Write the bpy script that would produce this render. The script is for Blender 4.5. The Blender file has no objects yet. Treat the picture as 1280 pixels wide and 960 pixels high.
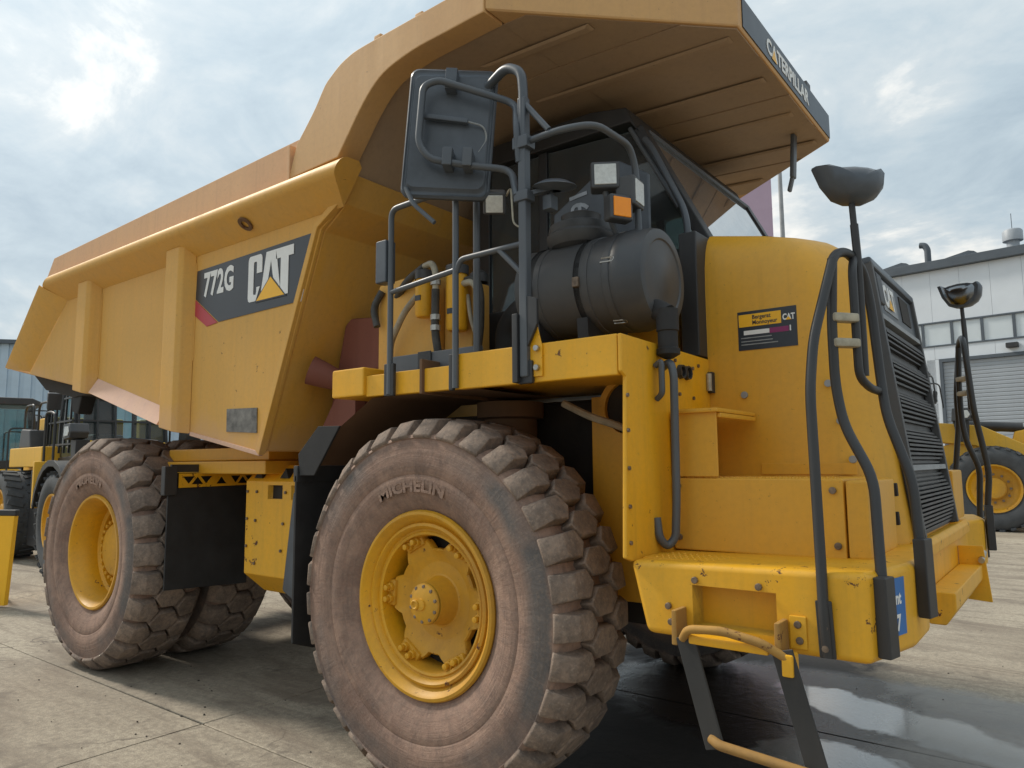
import bpy, bmesh, math, random
from mathutils import Vector, Matrix
random.seed(7)
S = bpy.context.scene
COL = S.collection
PI = math.pi
R = math.radians

# ------------------------------------------------------------------ camera
cam_d = bpy.data.cameras.new('camera'); cam = bpy.data.objects.new('camera', cam_d); COL.objects.link(cam)
S.camera = cam
cam_d.sensor_fit = 'HORIZONTAL'; cam_d.sensor_width = 36.0; cam_d.lens = 36.0 * 907.995 / 1280.0
cam_d.clip_start = 0.05; cam_d.clip_end = 3000
yaw, pitch, roll = 2.22984, 0.10876, -0.00763
f = Vector((math.cos(yaw)*math.cos(pitch), math.sin(yaw)*math.cos(pitch), math.sin(pitch)))
r = Vector((math.sin(yaw), -math.cos(yaw), 0)); u = r.cross(f)
r2 = math.cos(roll)*r + math.sin(roll)*u; u2 = -math.sin(roll)*r + math.cos(roll)*u
M = Matrix((r2, u2, -f)).transposed().to_4x4(); M.translation = Vector((2.708, -4.435, 1.664))
cam.matrix_world = M

# ------------------------------------------------------------------ light
SUN_AZ = R(187); SUN_EL = R(42)          # azimuth from +X towards +Y
to_sun = Vector((math.cos(SUN_AZ)*math.cos(SUN_EL), math.sin(SUN_AZ)*math.cos(SUN_EL), math.sin(SUN_EL)))
sd = bpy.data.lights.new('sun', 'SUN'); sd.energy = 2.2; sd.angle = R(8); sd.color = (1.0, 0.93, 0.82)
so = bpy.data.objects.new('sun', sd); COL.objects.link(so)
so.rotation_euler = to_sun.to_track_quat('Z', 'Y').to_euler(); so.location = (0, 0, 30)

W = bpy.data.worlds.new('World'); S.world = W; W.use_nodes = True
nt = W.node_tree; nt.nodes.clear(); N = nt.nodes; L = nt.links
def wn(t, **k):
    n = N.new(t)
    for a, b in k.items(): setattr(n, a, b)
    return n
out = wn('ShaderNodeOutputWorld'); bg = wn('ShaderNodeBackground')
sky = wn('ShaderNodeTexSky'); sky.sky_type = 'NISHITA'; sky.sun_disc = False
sky.sun_elevation = SUN_EL; sky.sun_rotation = PI/2 - SUN_AZ
sky.air_density = 1.0; sky.dust_density = 2.5; sky.ozone_density = 1.5
tc = wn('ShaderNodeTexCoord'); sep = wn('ShaderNodeSeparateXYZ'); L.new(tc.outputs['Generated'], sep.inputs[0])
def m(op, a, b=None, c=None, clamp=False):
    n = wn('ShaderNodeMath', operation=op, use_clamp=clamp)
    for i, v in enumerate((a, b, c)):
        if v is None: continue
        if isinstance(v, (int, float)): n.inputs[i].default_value = v
        else: L.new(v, n.inputs[i])
    return n.outputs[0]
zc = m('ADD', m('MAXIMUM', sep.outputs[2], 0.0), 0.22)          # flat cloud deck projection
cv = wn('ShaderNodeCombineXYZ'); L.new(m('DIVIDE', sep.outputs[0], zc), cv.inputs[0]); L.new(m('DIVIDE', sep.outputs[1], zc), cv.inputs[1])
def wnoise(scale, detail, rough, off, dist=0.0):
    mp = wn('ShaderNodeMapping'); mp.inputs['Location'].default_value = off; mp.inputs['Rotation'].default_value = (0, 0, R(35)); mp.inputs['Scale'].default_value = (1.0, 1.25, 1.0)
    L.new(cv.outputs[0], mp.inputs[0])
    n = wn('ShaderNodeTexNoise'); n.inputs['Scale'].default_value = scale; n.inputs['Detail'].default_value = detail
    n.inputs['Roughness'].default_value = rough; n.inputs['Distortion'].default_value = dist
    L.new(mp.outputs[0], n.inputs[0]); return n.outputs['Fac']
n1 = wnoise(1.05, 10, 0.58, (3.1, 1.7, 0), 0.5); n2 = wnoise(2.6, 9, 0.62, (7.3, 2.2, 4.0), 0.6)
cl = m('ADD', m('MULTIPLY', n1, 0.62), m('MULTIPLY', n2, 0.38))
ramp = wn('ShaderNodeValToRGB'); L.new(cl, ramp.inputs[0]); e = ramp.color_ramp.elements
e[0].position = 0.38; e[0].color = (0.30, 0.37, 0.42, 1)
e[1].position = 0.62; e[1].color = (0.80, 0.77, 0.71, 1)
x = e.new(0.47); x.color = (0.38, 0.45, 0.49, 1)
x = e.new(0.53); x.color = (0.46, 0.51, 0.53, 1)
# gentle brightening towards the zenith, as thin overcast has, and towards the veiled sun
dp = wn('ShaderNodeVectorMath', operation='DOT_PRODUCT'); L.new(tc.outputs['Generated'], dp.inputs[0]); dp.inputs[1].default_value = to_sun
glow = m('POWER', m('MAXIMUM', dp.outputs['Value'], 0.0), 5.0)
gain = m('ADD', m('ADD', 0.84, m('MULTIPLY', m('MAXIMUM', sep.outputs[2], 0.0), 0.50)), m('MULTIPLY', glow, 0.22))
cc = wn('ShaderNodeVectorMath', operation='SCALE'); L.new(ramp.outputs[0], cc.inputs[0]); L.new(gain, cc.inputs['Scale'])
ss = wn('ShaderNodeVectorMath', operation='SCALE'); L.new(sky.outputs[0], ss.inputs[0]); ss.inputs['Scale'].default_value = 1.0
# clouds are given in sky units so that the Background strength stays in the daylight range
SKY_STRENGTH = 0.10
cs = wn('ShaderNodeVectorMath', operation='SCALE'); L.new(cc.outputs[0], cs.inputs[0]); cs.inputs['Scale'].default_value = 1.0/SKY_STRENGTH
mx = wn('ShaderNodeMix', data_type='RGBA'); mx.inputs[0].default_value = 0.92
L.new(ss.outputs[0], mx.inputs[6]); L.new(cs.outputs[0], mx.inputs[7])
L.new(mx.outputs[2], bg.inputs[0]); bg.inputs[1].default_value = SKY_STRENGTH
L.new(bg.outputs[0], out.inputs[0])

S.view_settings.view_transform = 'Standard'; S.view_settings.look = 'None'
S.view_settings.exposure = 0.55; S.view_settings.gamma = 1.0; S.view_settings.use_curve_mapping = False
S.render.engine = 'CYCLES'

# ------------------------------------------------------------------ materials
def srgb(c):
    return tuple(((v/255.0)/12.92 if v/255.0 <= 0.04045 else ((v/255.0+0.055)/1.055)**2.4) for v in c)
class NT:
    def __init__(s, name):
        s.mat = bpy.data.materials.new(name); s.mat.use_nodes = True; s.t = s.mat.node_tree; s.n = s.t.nodes; s.l = s.t.links
        s.b = s.n['Principled BSDF']
    def node(s, t, **k):
        n = s.n.new(t)
        for a, b in k.items(): setattr(n, a, b)
        return n
    def coord(s, kind='Object', scale=(1, 1, 1), loc=(0, 0, 0)):
        if kind == 'World': o = s.node('ShaderNodeNewGeometry').outputs['Position']
        else: o = s.node('ShaderNodeTexCoord').outputs[kind]
        mp = s.node('ShaderNodeMapping'); mp.inputs['Scale'].default_value = scale; mp.inputs['Location'].default_value = loc
        s.l.new(o, mp.inputs[0]); return mp.outputs[0]
    def noise(s, co, scale, detail=5, rough=0.6, dist=0.0):
        n = s.node('ShaderNodeTexNoise'); n.inputs['Scale'].default_value = scale; n.inputs['Detail'].default_value = detail
        n.inputs['Roughness'].default_value = rough; n.inputs['Distortion'].default_value = dist; s.l.new(co, n.inputs[0]); return n.outputs['Fac']
    def ramp(s, fac, pts):
        n = s.node('ShaderNodeValToRGB'); s.l.new(fac, n.inputs[0]); e = n.color_ramp.elements
        while len(e) < len(pts): e.new(0.5)
        for i, (p, c) in enumerate(pts):
            e[i].position = p; e[i].color = (c, c, c, 1) if isinstance(c, (int, float)) else (*c, 1)
        return n.outputs[0]
    def mix(s, fac, a, b):
        n = s.node('ShaderNodeMix', data_type='RGBA')
        for i, v in ((0, fac), (6, a), (7, b)):
            if isinstance(v, (int, float)): n.inputs[i].default_value = v if i == 0 else (v, v, v, 1)
            elif isinstance(v, tuple): n.inputs[i].default_value = (*v, 1)
            else: s.l.new(v, n.inputs[i])
        return n.outputs[2]
    def math(s, op, a, b=None, clamp=False):
        n = s.node('ShaderNodeMath', operation=op, use_clamp=clamp)
        for i, v in enumerate((a, b)):
            if v is None: continue
            if isinstance(v, (int, float)): n.inputs[i].default_value = v
            else: s.l.new(v, n.inputs[i])
        return n.outputs[0]
    def set(s, k, v):
        i = s.b.inputs[k]
        if isinstance(v, (int, float)): i.default_value = v
        elif isinstance(v, tuple): i.default_value = (*v, 1) if len(v) == 3 else v
        else: s.l.new(v, i)
    def bump(s, h, strength=0.2, dist=0.01):
        n = s.node('ShaderNodeBump'); n.inputs['Strength'].default_value = strength; n.inputs['Distance'].default_value = dist
        s.l.new(h, n.inputs['Height']); s.l.new(n.outputs[0], s.b.inputs['Normal'])

RUST = (0.10, 0.035, 0.018)
def paint(name, col, dust, amt, rough=0.42, rust=0.0, vert=True, seed=0.0, var=0.25, chips=False, splash=None, scratch=0.0):
    t = NT(name); co = t.coord('Object', (1, 1, 1), (seed, seed*0.7, seed*1.3))
    a = t.noise(co, 1.3, 6, 0.62); st = t.noise(t.coord('Object', (9, 9, 0.9), (seed, 0, 0)), 1.0, 5, 0.6)
    b = t.noise(co, 34, 4, 0.7)
    f0 = t.math('ADD', t.math('MULTIPLY', a, 0.55), t.math('MULTIPLY', st if vert else a, 0.45))
    fac = t.ramp(f0, [(0.36, max(0.0, amt-var)), (0.66, min(1.0, amt+var))])
    c = t.mix(fac, col, dust)
    c = t.mix(t.ramp(b, [(0.38, 0.0), (0.75, 0.16)]), c, tuple(v*0.55 for v in dust))
    rg = t.math('ADD', t.math('MULTIPLY', fac, 0.3), rough)
    run = t.noise(t.coord('Object', (16, 16, 0.55), (seed*2, 1, 0)), 1.0, 6, 0.65)
    c = t.mix(t.ramp(run, [(0.54, 0.0), (0.72, 0.15)]), c, tuple(v*0.42 for v in dust))
    spk = t.noise(co, 55, 5, 0.75)
    c = t.mix(t.ramp(spk, [(0.64, 0.0), (0.70, 0.55)]), c, tuple(v*0.22 for v in dust))
    if splash:                                   # dried reddish mud thrown up along the lower edge
        z0, z1, scol = splash
        sp = t.node('ShaderNodeSeparateXYZ'); t.l.new(t.coord('Object'), sp.inputs[0])
        h = t.math('ADD', sp.outputs[2], t.math('MULTIPLY', sp.outputs[0], 0.19))
        h = t.math('ADD', h, t.math('MULTIPLY', t.math('SUBTRACT', t.noise(co, 4.5, 7, 0.7), 0.5), 0.55))
        h = t.math('SUBTRACT', h, 1.0)
        c = t.mix(t.ramp(h, [(z0-1.0, 0.8), (z1-1.0, 0.0)]), c, scol)
    if scratch:
        q = t.noise(t.coord('Object', (3.0, 3.0, 14.0), (seed, 3, 1)), 2.2, 8, 0.75, 1.2)
        c = t.mix(t.ramp(q, [(0.70-scratch, 0.0), (0.74-scratch, 0.5)]), c, srgb((122, 84, 58)))
    if rust > 0:
        k = t.noise(co, 13.0, 9, 0.72); k2 = t.noise(co, 1.1, 2)
        msk = t.ramp(t.math('ADD', k, t.math('MULTIPLY', k2, 0.35)), [(0.905-rust, 0.0), (0.925-rust, 1.0)])
        c = t.mix(msk, c, RUST); rg = t.math('ADD', rg, t.math('MULTIPLY', msk, 0.2))
    if chips:                                    # paint knocked off along sharp edges
        bv = t.node('ShaderNodeBevel'); bv.samples = 4; bv.inputs['Radius'].default_value = 0.014
        ge = t.node('ShaderNodeNewGeometry'); d = t.node('ShaderNodeVectorMath', operation='DOT_PRODUCT')
        t.l.new(bv.outputs[0], d.inputs[0]); t.l.new(ge.outputs['Normal'], d.inputs[1])
        ed = t.ramp(d.outputs['Value'], [(0.86, 1.0), (0.99, 0.0)])
        cn = t.ramp(t.noise(co, 9.0, 8, 0.75), [(0.53, 0.0), (0.60, 1.0)])
        mk = t.math('MULTIPLY', ed, cn, True)
        c = t.mix(mk, c, (0.075, 0.036, 0.022))
    t.set('Base Color', c); t.set('Roughness', rg)
    t.bump(t.math('ADD', t.math('MULTIPLY', a, 1.0), t.math('MULTIPLY', b, 0.06)), 0.12, 0.02)
    return t.mat
def simple(name, col, rough=0.5, metal=0.0, var=0.25, scale=6.0, bump=0.05, spec=None):
    t = NT(name); co = t.coord('Object'); a = t.noise(co, scale, 6, 0.65)
    t.set('Base Color', t.mix(t.ramp(a, [(0.3, 0.0), (0.7, 1.0)]), tuple(v*(1-var) for v in col), tuple(min(1, v*(1+var)) for v in col)))
    t.set('Roughness', t.math('ADD', t.math('MULTIPLY', a, 0.25), rough-0.12)); t.set('Metallic', metal)
    if spec is not None: t.set('Specular IOR Level', spec)
    if bump: t.bump(t.noise(co, scale*9, 4), bump, 0.004)
    return t.mat

YEL = srgb((238, 178, 20)); DUST = srgb((206, 176, 122)); MUD = srgb((150, 112, 84))
M_ = {}
M_['yellow'] = paint('yellow_paint', srgb((240, 174, 10)), srgb((208, 164, 66)), 0.28, 0.38, 0.07, seed=1.3)
M_['yellow_hood'] = paint('yellow_paint_hood', srgb((230, 166, 24)), srgb((208, 162, 74)), 0.38, 0.36, 0.0, seed=2.1, var=0.18)
M_['yellow_body'] = paint('yellow_paint_body', srgb((222, 164, 58)), srgb((208, 164, 94)), 0.50, 0.46, 0.02, seed=4.0, var=0.32, splash=(1.40, 1.66, srgb((206, 160, 110))), scratch=0.03)
M_['board'] = paint('dirty_board_paint', srgb((220, 172, 118)), srgb((208, 166, 130)), 0.6, 0.6, 0.0, seed=5.0)
M_['ledge'] = paint('lit_ledge_paint', srgb((216, 172, 132)), srgb((214, 176, 158)), 0.6, 0.55, 0.03, seed=6.0)
M_['canopy'] = paint('canopy_paint', srgb((208, 162, 96)), srgb((198, 156, 112)), 0.5, 0.5, 0.0, seed=7.0, scratch=0.02)
M_['grime_shade'] = paint('shaded_grimy_underside', srgb((178, 148, 112)), srgb((158, 136, 116)), 0.55, 0.6, 0.0, vert=False, seed=7.7)  # shade below the canopy put into the colour, together with grime
M_['maroon'] = paint('brown_heat_paint', srgb((120, 66, 54)), srgb((140, 92, 76)), 0.4, 0.6, 0.05, seed=8.0)
M_['fender'] = paint('brown_fender', srgb((96, 68, 48)), srgb((120, 92, 66)), 0.5, 0.7, 0.05, seed=9.0)
M_['rim'] = paint('rim_paint', srgb((232, 170, 10)), srgb((150, 112, 62)), 0.30, 0.42, 0.075, vert=False, seed=3.0)
M_['black'] = paint('black_paint', (0.020, 0.021, 0.024), (0.07, 0.067, 0.063), 0.18, 0.40, 0.03, seed=16.0)
M_['tube'] = paint('grey_tube_paint', (0.070, 0.082, 0.098), (0.15, 0.15, 0.145), 0.22, 0.36, 0.05, vert=False, seed=14.0)
M_['plate'] = simple('black_mirror_shell', (0.070, 0.082, 0.098), 0.36, 0, 0.3, 4)
M_['rubber'] = simple('black_rubber', (0.022, 0.021, 0.021), 0.72, 0, 0.4, 5, 0.15)
M_['plastic'] = paint('black_plastic', (0.040, 0.045, 0.052), (0.14, 0.13, 0.12), 0.25, 0.42, 0.0, vert=False, seed=15.0)
M_['bolt'] = simple('bolt_steel', (0.20, 0.15, 0.11), 0.5, 0.5, 0.5, 30)
M_['steel'] = simple('zinc_steel', (0.42, 0.41, 0.38), 0.38, 0.85, 0.25, 20)
M_['brass'] = simple('clip_beige', (0.40, 0.36, 0.27), 0.5, 0.2, 0.3, 20)
M_['dark'] = simple('dark_underside', (0.030, 0.025, 0.021), 0.8, 0, 0.5, 4, 0.2)
M_['hose'] = simple('hose_rubber', (0.05, 0.048, 0.044), 0.6, 0, 0.5, 14)
M_['hose_beige'] = simple('hose_sleeve', (0.34, 0.29, 0.21), 0.7, 0, 0.3, 14)
M_['white'] = simple('white_print', (0.80, 0.80, 0.78), 0.5, 0, 0.06, 8, 0)
M_['decal'] = simple('black_vinyl', (0.028, 0.033, 0.042), 0.34, 0, 0.25, 3, 0)
M_['red'] = simple('red_vinyl', (0.46, 0.035, 0.05), 0.4, 0, 0.15, 4, 0)
M_['yprint'] = simple('yellow_print', srgb((248, 186, 28)), 0.4, 0, 0.06, 5, 0)
M_['magenta'] = simple('magenta_print', (0.25, 0.02, 0.12), 0.4, 0, 0.1, 5, 0)
M_['blue'] = simple('blue_sticker', srgb((32, 104, 172)), 0.4, 0, 0.12, 9, 0)
M_['greyprint'] = simple('grey_print', (0.28, 0.29, 0.29), 0.5, 0, 0.2, 30, 0)
M_['amber'] = simple('amber_lens', srgb((255, 150, 20)), 0.25, 0, 0.08, 8, 0.1)
M_['lens'] = simple('clear_lens', (0.62, 0.63, 0.60), 0.18, 0.1, 0.15, 60, 0.3)
M_['chrome'] = simple('mirror_glass', (0.20, 0.21, 0.22), 0.10+0.12, 1.0, 0.02, 3, 0); 
M_['number'] = simple('faded_number', (0.33, 0.36, 0.40), 0.6, 0, 0.25, 20, 0)
M_['sleeve'] = simple('grey_galvanised', (0.30, 0.31, 0.32), 0.55, 0.3, 0.2, 6)
M_['wear'] = paint('worn_step_paint', srgb((214, 158, 48)), srgb((104, 86, 70)), 0.55, 0.6, 0.12, vert=False, seed=11.0)
M_['strap'] = paint('worn_step_strap', (0.030, 0.030, 0.030), (0.10, 0.09, 0.08), 0.25, 0.75, 0.0, seed=12.0)
M_['patch'] = simple('bare_steel_patch', (0.16, 0.15, 0.135), 0.4, 0.5, 0.6, 12)

def tyre_mat():
    t = NT('dusty_tyre'); co = t.coord('Object')
    sp = t.node('ShaderNodeSeparateXYZ'); t.l.new(co, sp.inputs[0])
    rr = t.math('SQRT', t.math('ADD', t.math('POWER', sp.outputs[0], 2.0), t.math('POWER', sp.outputs[2], 2.0)))
    a = t.noise(co, 3.2, 8, 0.68, 0.6); b = t.noise(co, 16, 6, 0.7); c3 = t.noise(co, 70, 3, 0.6)
    rn = t.math('ADD', rr, t.math('MULTIPLY', t.math('SUBTRACT', a, 0.5), 0.16))
    band = t.ramp(rn, [(0.70, 0.0), (0.77, 0.85), (0.835, 0.85), (0.875, 0.0)])
    dust = t.mix(t.ramp(a, [(0.35, 0.0), (0.65, 1.0)]), srgb((130, 104, 91)), srgb((168, 138, 120)))
    grey = t.mix(t.ramp(b, [(0.3, 0.0), (0.7, 1.0)]), srgb((74, 78, 80)), srgb((108, 106, 104)))
    # the scuffed dark band is broken and partly dusted over again
    cov = t.ramp(t.noise(co, 1.7, 3, 0.5), [(0.40, 0.0), (0.56, 1.0)])
    col = t.mix(t.math('MULTIPLY', band, cov), dust, grey)
    col = t.mix(t.ramp(b, [(0.40, 0.0), (0.72, 0.45)]), col, srgb((98, 88, 82)))
    col = t.mix(t.ramp(c3, [(0.50, 0.0), (0.8, 0.3)]), col, srgb((170, 148, 126)))
    ang = t.math('ARCTAN2', sp.outputs[0], sp.outputs[2]); cb = t.node('ShaderNodeCombineXYZ')
    t.l.new(t.math('MULTIPLY', ang, 9.0), cb.inputs[0]); t.l.new(t.math('MULTIPLY', rr, 3.0), cb.inputs[1])
    rad = t.noise(cb.outputs[0], 2.0, 8, 0.72, 0.6)
    cb2 = t.node('ShaderNodeCombineXYZ'); t.l.new(t.math('MULTIPLY', ang, 1.2), cb2.inputs[0]); t.l.new(t.math('MULTIPLY', rr, 42.0), cb2.inputs[1])
    circ = t.noise(cb2.outputs[0], 1.3, 5, 0.6)
    col = t.mix(t.ramp(rad, [(0.52, 0.0), (0.70, 0.28)]), col, srgb((100, 88, 82)))
    col = t.mix(t.ramp(rad, [(0.30, 0.22), (0.42, 0.0)]), col, srgb((178, 156, 138)))
    col = t.mix(t.ramp(circ, [(0.54, 0.0), (0.66, 0.25)]), col, srgb((100, 88, 80)))
    smu = t.noise(t.coord('Object', (1, 1, 1), (4, 2, 9)), 4.5, 9, 0.72, 1.5)
    col = t.mix(t.ramp(smu, [(0.54, 0.0), (0.70, 0.55)]), col, srgb((92, 80, 76)))
    t.set('Base Color', col); t.set('Roughness', 0.85); t.set('Specular IOR Level', 0.3)
    t.bump(t.math('ADD', t.math('ADD', b, t.math('MULTIPLY', rad, 1.2)), t.math('ADD', t.math('MULTIPLY', c3, 0.4), circ)), 0.5, 0.010); return t.mat
M_['tyre'] = tyre_mat()
def tread_mat():
    t = NT('dusty_tread'); co = t.coord('World'); a = t.noise(co, 5, 8, 0.65); b = t.noise(co, 28, 5, 0.7)
    c = t.mix(t.ramp(a, [(0.35, 0.0), (0.68, 1.0)]), srgb((112, 98, 88)), srgb((156, 136, 120)))
    c = t.mix(t.ramp(b, [(0.42, 0.0), (0.72, 0.7)]), c, srgb((84, 79, 76)))
    c = t.mix(t.ramp(t.noise(co, 60, 4, 0.7), [(0.52, 0.0), (0.72, 0.5)]), c, srgb((168, 150, 133)))
    t.set('Base Color', c); t.set('Roughness', 0.85); t.set('Specular IOR Level', 0.3); t.bump(t.math('ADD', b, t.math('MULTIPLY', t.noise(co, 90, 3), 0.4)), 0.6, 0.010); return t.mat
M_['tread'] = tread_mat()
M_['grit'] = simple('dirt_crumbs', (0.06, 0.048, 0.038), 0.9, 0, 0.4, 9, 0)
M_['groove'] = simple('tread_groove_rubber', srgb((122, 104, 94)), 0.9, 0, 0.35, 8, 0.3)

def glass(name, tint, rough=0.03):
    t = NT(name); t.n.remove(t.b)
    tr = t.node('ShaderNodeBsdfTransparent'); tr.inputs[0].default_value = (*tint, 1)
    gl = t.node('ShaderNodeBsdfGlossy'); gl.inputs['Roughness'].default_value = rough
    fr = t.node('ShaderNodeFresnel'); fr.inputs[0].default_value = 1.5
    mxs = t.node('ShaderNodeMixShader'); t.l.new(fr.outputs[0], mxs.inputs[0]); t.l.new(tr.outputs[0], mxs.inputs[1]); t.l.new(gl.outputs[0], mxs.inputs[2])
    df = t.node('ShaderNodeBsdfDiffuse'); df.inputs[0].default_value = (0.30, 0.31, 0.32, 1)
    m2 = t.node('ShaderNodeMixShader'); co = t.coord('Object'); t.l.new(t.ramp(t.noise(co, 3, 6, 0.6), [(0.3, 0.10), (0.7, 0.22)]), m2.inputs[0])
    t.l.new(mxs.outputs[0], m2.inputs[1]); t.l.new(df.outputs[0], m2.inputs[2])
    t.l.new(m2.outputs[0], t.n['Material Output'].inputs[0]); return t.mat
M_['glass'] = glass('tinted_glass', (0.42, 0.50, 0.50))
M_['glass_teal'] = glass('teal_glass', (0.45, 0.66, 0.66))

# ------------------------------------------------------------------ mesh builder
class MB:
    def __init__(s): s.v = []; s.f = []
    def add(s, vs, fs):
        o = len(s.v); s.v += [tuple(v) for v in vs]; s.f += [tuple(i+o for i in q) for q in fs]; return s
    def box(s, a, b, mat=None):
        (x0, y0, z0), (x1, y1, z1) = a, b
        vs = [Vector(p) for p in ((x0,y0,z0),(x1,y0,z0),(x1,y1,z0),(x0,y1,z0),(x0,y0,z1),(x1,y0,z1),(x1,y1,z1),(x0,y1,z1))]
        if mat is not None: vs = [mat @ v for v in vs]
        return s.add(vs, [(0,3,2,1),(4,5,6,7),(0,1,5,4),(1,2,6,5),(2,3,7,6),(3,0,4,7)])
    def bar(s, p0, p1, w, h, up=(0, 0, 1)):
        p0 = Vector(p0); p1 = Vector(p1); d = (p1-p0); l = d.length; d.normalize(); upv = Vector(up)
        if abs(d.dot(upv)) > 0.98: upv = Vector((1, 0, 0))
        sx = d.cross(upv).normalized(); uz = sx.cross(d)
        mt = Matrix((d, sx, uz)).transposed().to_4x4(); mt.translation = p0
        return s.box((0, -w/2, -h/2), (l, w/2, h/2), mt)
    def prism(s, poly, ax, a, b):
        def P(q, h):
            if ax == 'Y': return (q[0], h, q[1])
            if ax == 'X': return (h, q[0], q[1])
            return (q[0], q[1], h)
        n = len(poly); vs = [P(q, a) for q in poly]+[P(q, b) for q in poly]
        return s.add(vs, [tuple(range(n)), tuple(range(2*n-1, n-1, -1))]+[(i, n+i, n+(i+1) % n, (i+1) % n) for i in range(n)])
    def loft(s, rings, cap=True, closed=True):
        n = len(rings[0]); vs = [p for q in rings for p in q]; fs = []
        for k in range(len(rings)-1):
            for i in range(n if closed else n-1):
                j = (i+1) % n; fs.append((k*n+i, k*n+j, (k+1)*n+j, (k+1)*n+i))
        if cap: fs += [tuple(range(n-1, -1, -1)), tuple(range((len(rings)-1)*n, len(rings)*n))]
        return s.add(vs, fs)
    def lathe(s, prof, c=(0, 0, 0), d=(0, 1, 0), n=48, cap=False):
        d = Vector(d).normalized(); c = Vector(c); a = Vector((0, 0, 1)) if abs(d.z) < 0.9 else Vector((1, 0, 0))
        e1 = a.cross(d).normalized(); e2 = d.cross(e1)
        rings = [[c+d*h+(e1*math.cos(2*PI*i/n)+e2*math.sin(2*PI*i/n))*rr for i in range(n)] for rr, h in prof]
        return s.loft(rings, cap)
    def cyl(s, p0, p1, r0, r1=None, n=16):
        p0 = Vector(p0); p1 = Vector(p1); l = (p1-p0).length
        return s.lathe([(r0, 0), (r0 if r1 is None else r1, l)], p0, p1-p0, n, True)
    def tube(s, path, rad, n=10, fil=0.06):
        P = [Vector(p) for p in path]; Q = [P[0]]
        for i in range(1, len(P)-1):
            a = P[i-1]-P[i]; b = P[i+1]-P[i]; k = min(fil, a.length*0.45, b.length*0.45)
            if k < 1e-4 or abs(a.normalized().dot(b.normalized())) > 0.9995: Q.append(P[i]); continue
            A = P[i]+a.normalized()*k; B = P[i]+b.normalized()*k
            for j in range(6):
                t = j/5; Q.append(A*(1-t)**2+P[i]*2*t*(1-t)+B*t*t)
        Q.append(P[-1]); rings = []; nrm = None
        for i, p in enumerate(Q):
            d = ((Q[min(i+1, len(Q)-1)]-Q[max(i-1, 0)])).normalized()
            if nrm is None:
                a = Vector((0, 0, 1)) if abs(d.z) < 0.9 else Vector((1, 0, 0)); nrm = (a-d*a.dot(d)).normalized()
            else: nrm = (nrm-d*nrm.dot(d)).normalized()
            bn = d.cross(nrm)
            rings.append([p+(nrm*math.cos(2*PI*j/n)+bn*math.sin(2*PI*j/n))*rad for j in range(n)])
        return s.loft(rings, True)
    def mesh(s, name, bevel=0, seg=2, smooth=40):
        me = bpy.data.meshes.new(name); me.from_pydata(s.v, [], s.f); bm = bmesh.new(); bm.from_mesh(me)
        bmesh.ops.recalc_face_normals(bm, faces=bm.faces)
        if bevel:
            ed = [e for e in bm.edges if len(e.link_faces) == 2 and e.calc_face_angle(0) > R(28)]
            bmesh.ops.bevel(bm, geom=ed, offset=bevel, segments=seg, profile=0.5, affect='EDGES', clamp_overlap=True)
        bm.to_mesh(me); bm.free()
        if smooth:
            for p in me.polygons: p.use_smooth = True
            me.set_sharp_from_angle(angle=R(smooth))
        me.update(); return me
    def build(s, name, mat, parent=None, bevel=0, seg=2, smooth=40, loc=None):
        me = s.mesh(name, bevel, seg, smooth); me.materials.append(M_[mat] if isinstance(mat, str) else mat)
        o = link(name, me, parent, loc)
        if bevel and smooth:                     # keep the big faces flat beside their rounded edges
            wnm = o.modifiers.new('weighted_normals', 'WEIGHTED_NORMAL'); wnm.keep_sharp = True; wnm.weight = 100
        return o
def link(name, me, parent=None, loc=None):
    o = bpy.data.objects.new(name, me); COL.objects.link(o)
    if parent is not None: o.parent = parent
    if loc is not None: o.location = loc
    return o
def empty(name, loc=(0, 0, 0), rz=0, parent=None, scale=1.0):
    o = bpy.data.objects.new(name, None); COL.objects.link(o); o.location = loc; o.rotation_euler = (0, 0, rz); o.empty_display_size = 0.2
    o.scale = (scale,)*3
    if parent is not None: o.parent = parent
    return o
def tag(o, label=None, cat=None, group=None, kind=None):
    if label: o['label'] = label
    if cat: o['category'] = cat
    if group: o['group'] = group
    if kind: o['kind'] = kind
    return o
def cut(o, cutter_mb):
    c = bpy.data.objects.new('cutter', cutter_mb.mesh('cutter', smooth=0)); COL.objects.link(c)
    md = o.modifiers.new('b', 'BOOLEAN'); md.operation = 'DIFFERENCE'; md.object = c; md.solver = 'EXACT'
    dg = bpy.context.evaluated_depsgraph_get(); me = bpy.data.meshes.new_from_object(o.evaluated_get(dg))
    o.modifiers.clear(); o.data = me; bpy.data.objects.remove(c)
    for p in me.polygons: p.use_smooth = True
    me.set_sharp_from_angle(angle=R(40))
    wnm = o.modifiers.new('weighted_normals', 'WEIGHTED_NORMAL'); wnm.keep_sharp = True; wnm.weight = 100
    return o
def text(name, body, size, mat, parent, org, xd, yd, depth=0.002, bold=0.0, xs=1.0, align='LEFT', spacing=1.0):
    cu = bpy.data.curves.new(name, 'FONT'); cu.body = body; cu.size = size; cu.extrude = depth/2; cu.offset = bold; cu.align_x = align; cu.space_character = spacing
    cu.resolution_u = 3
    ob = bpy.data.objects.new(name, cu); COL.objects.link(ob)
    dg = bpy.context.evaluated_depsgraph_get(); dg.update()
    me = bpy.data.meshes.new_from_object(ob.evaluated_get(dg)); bpy.data.objects.remove(ob)
    xd = Vector(xd).normalized(); yd = Vector(yd).normalized(); zd = xd.cross(yd)
    mt = Matrix((xd*xs, yd, zd)).transposed().to_4x4(); mt.translation = Vector(org); me.transform(mt)
    me.materials.clear(); me.materials.append(M_[mat]); return link(name, me, parent)
def mirY(P): return [(p[0], -p[1], p[2]) for p in P]

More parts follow.
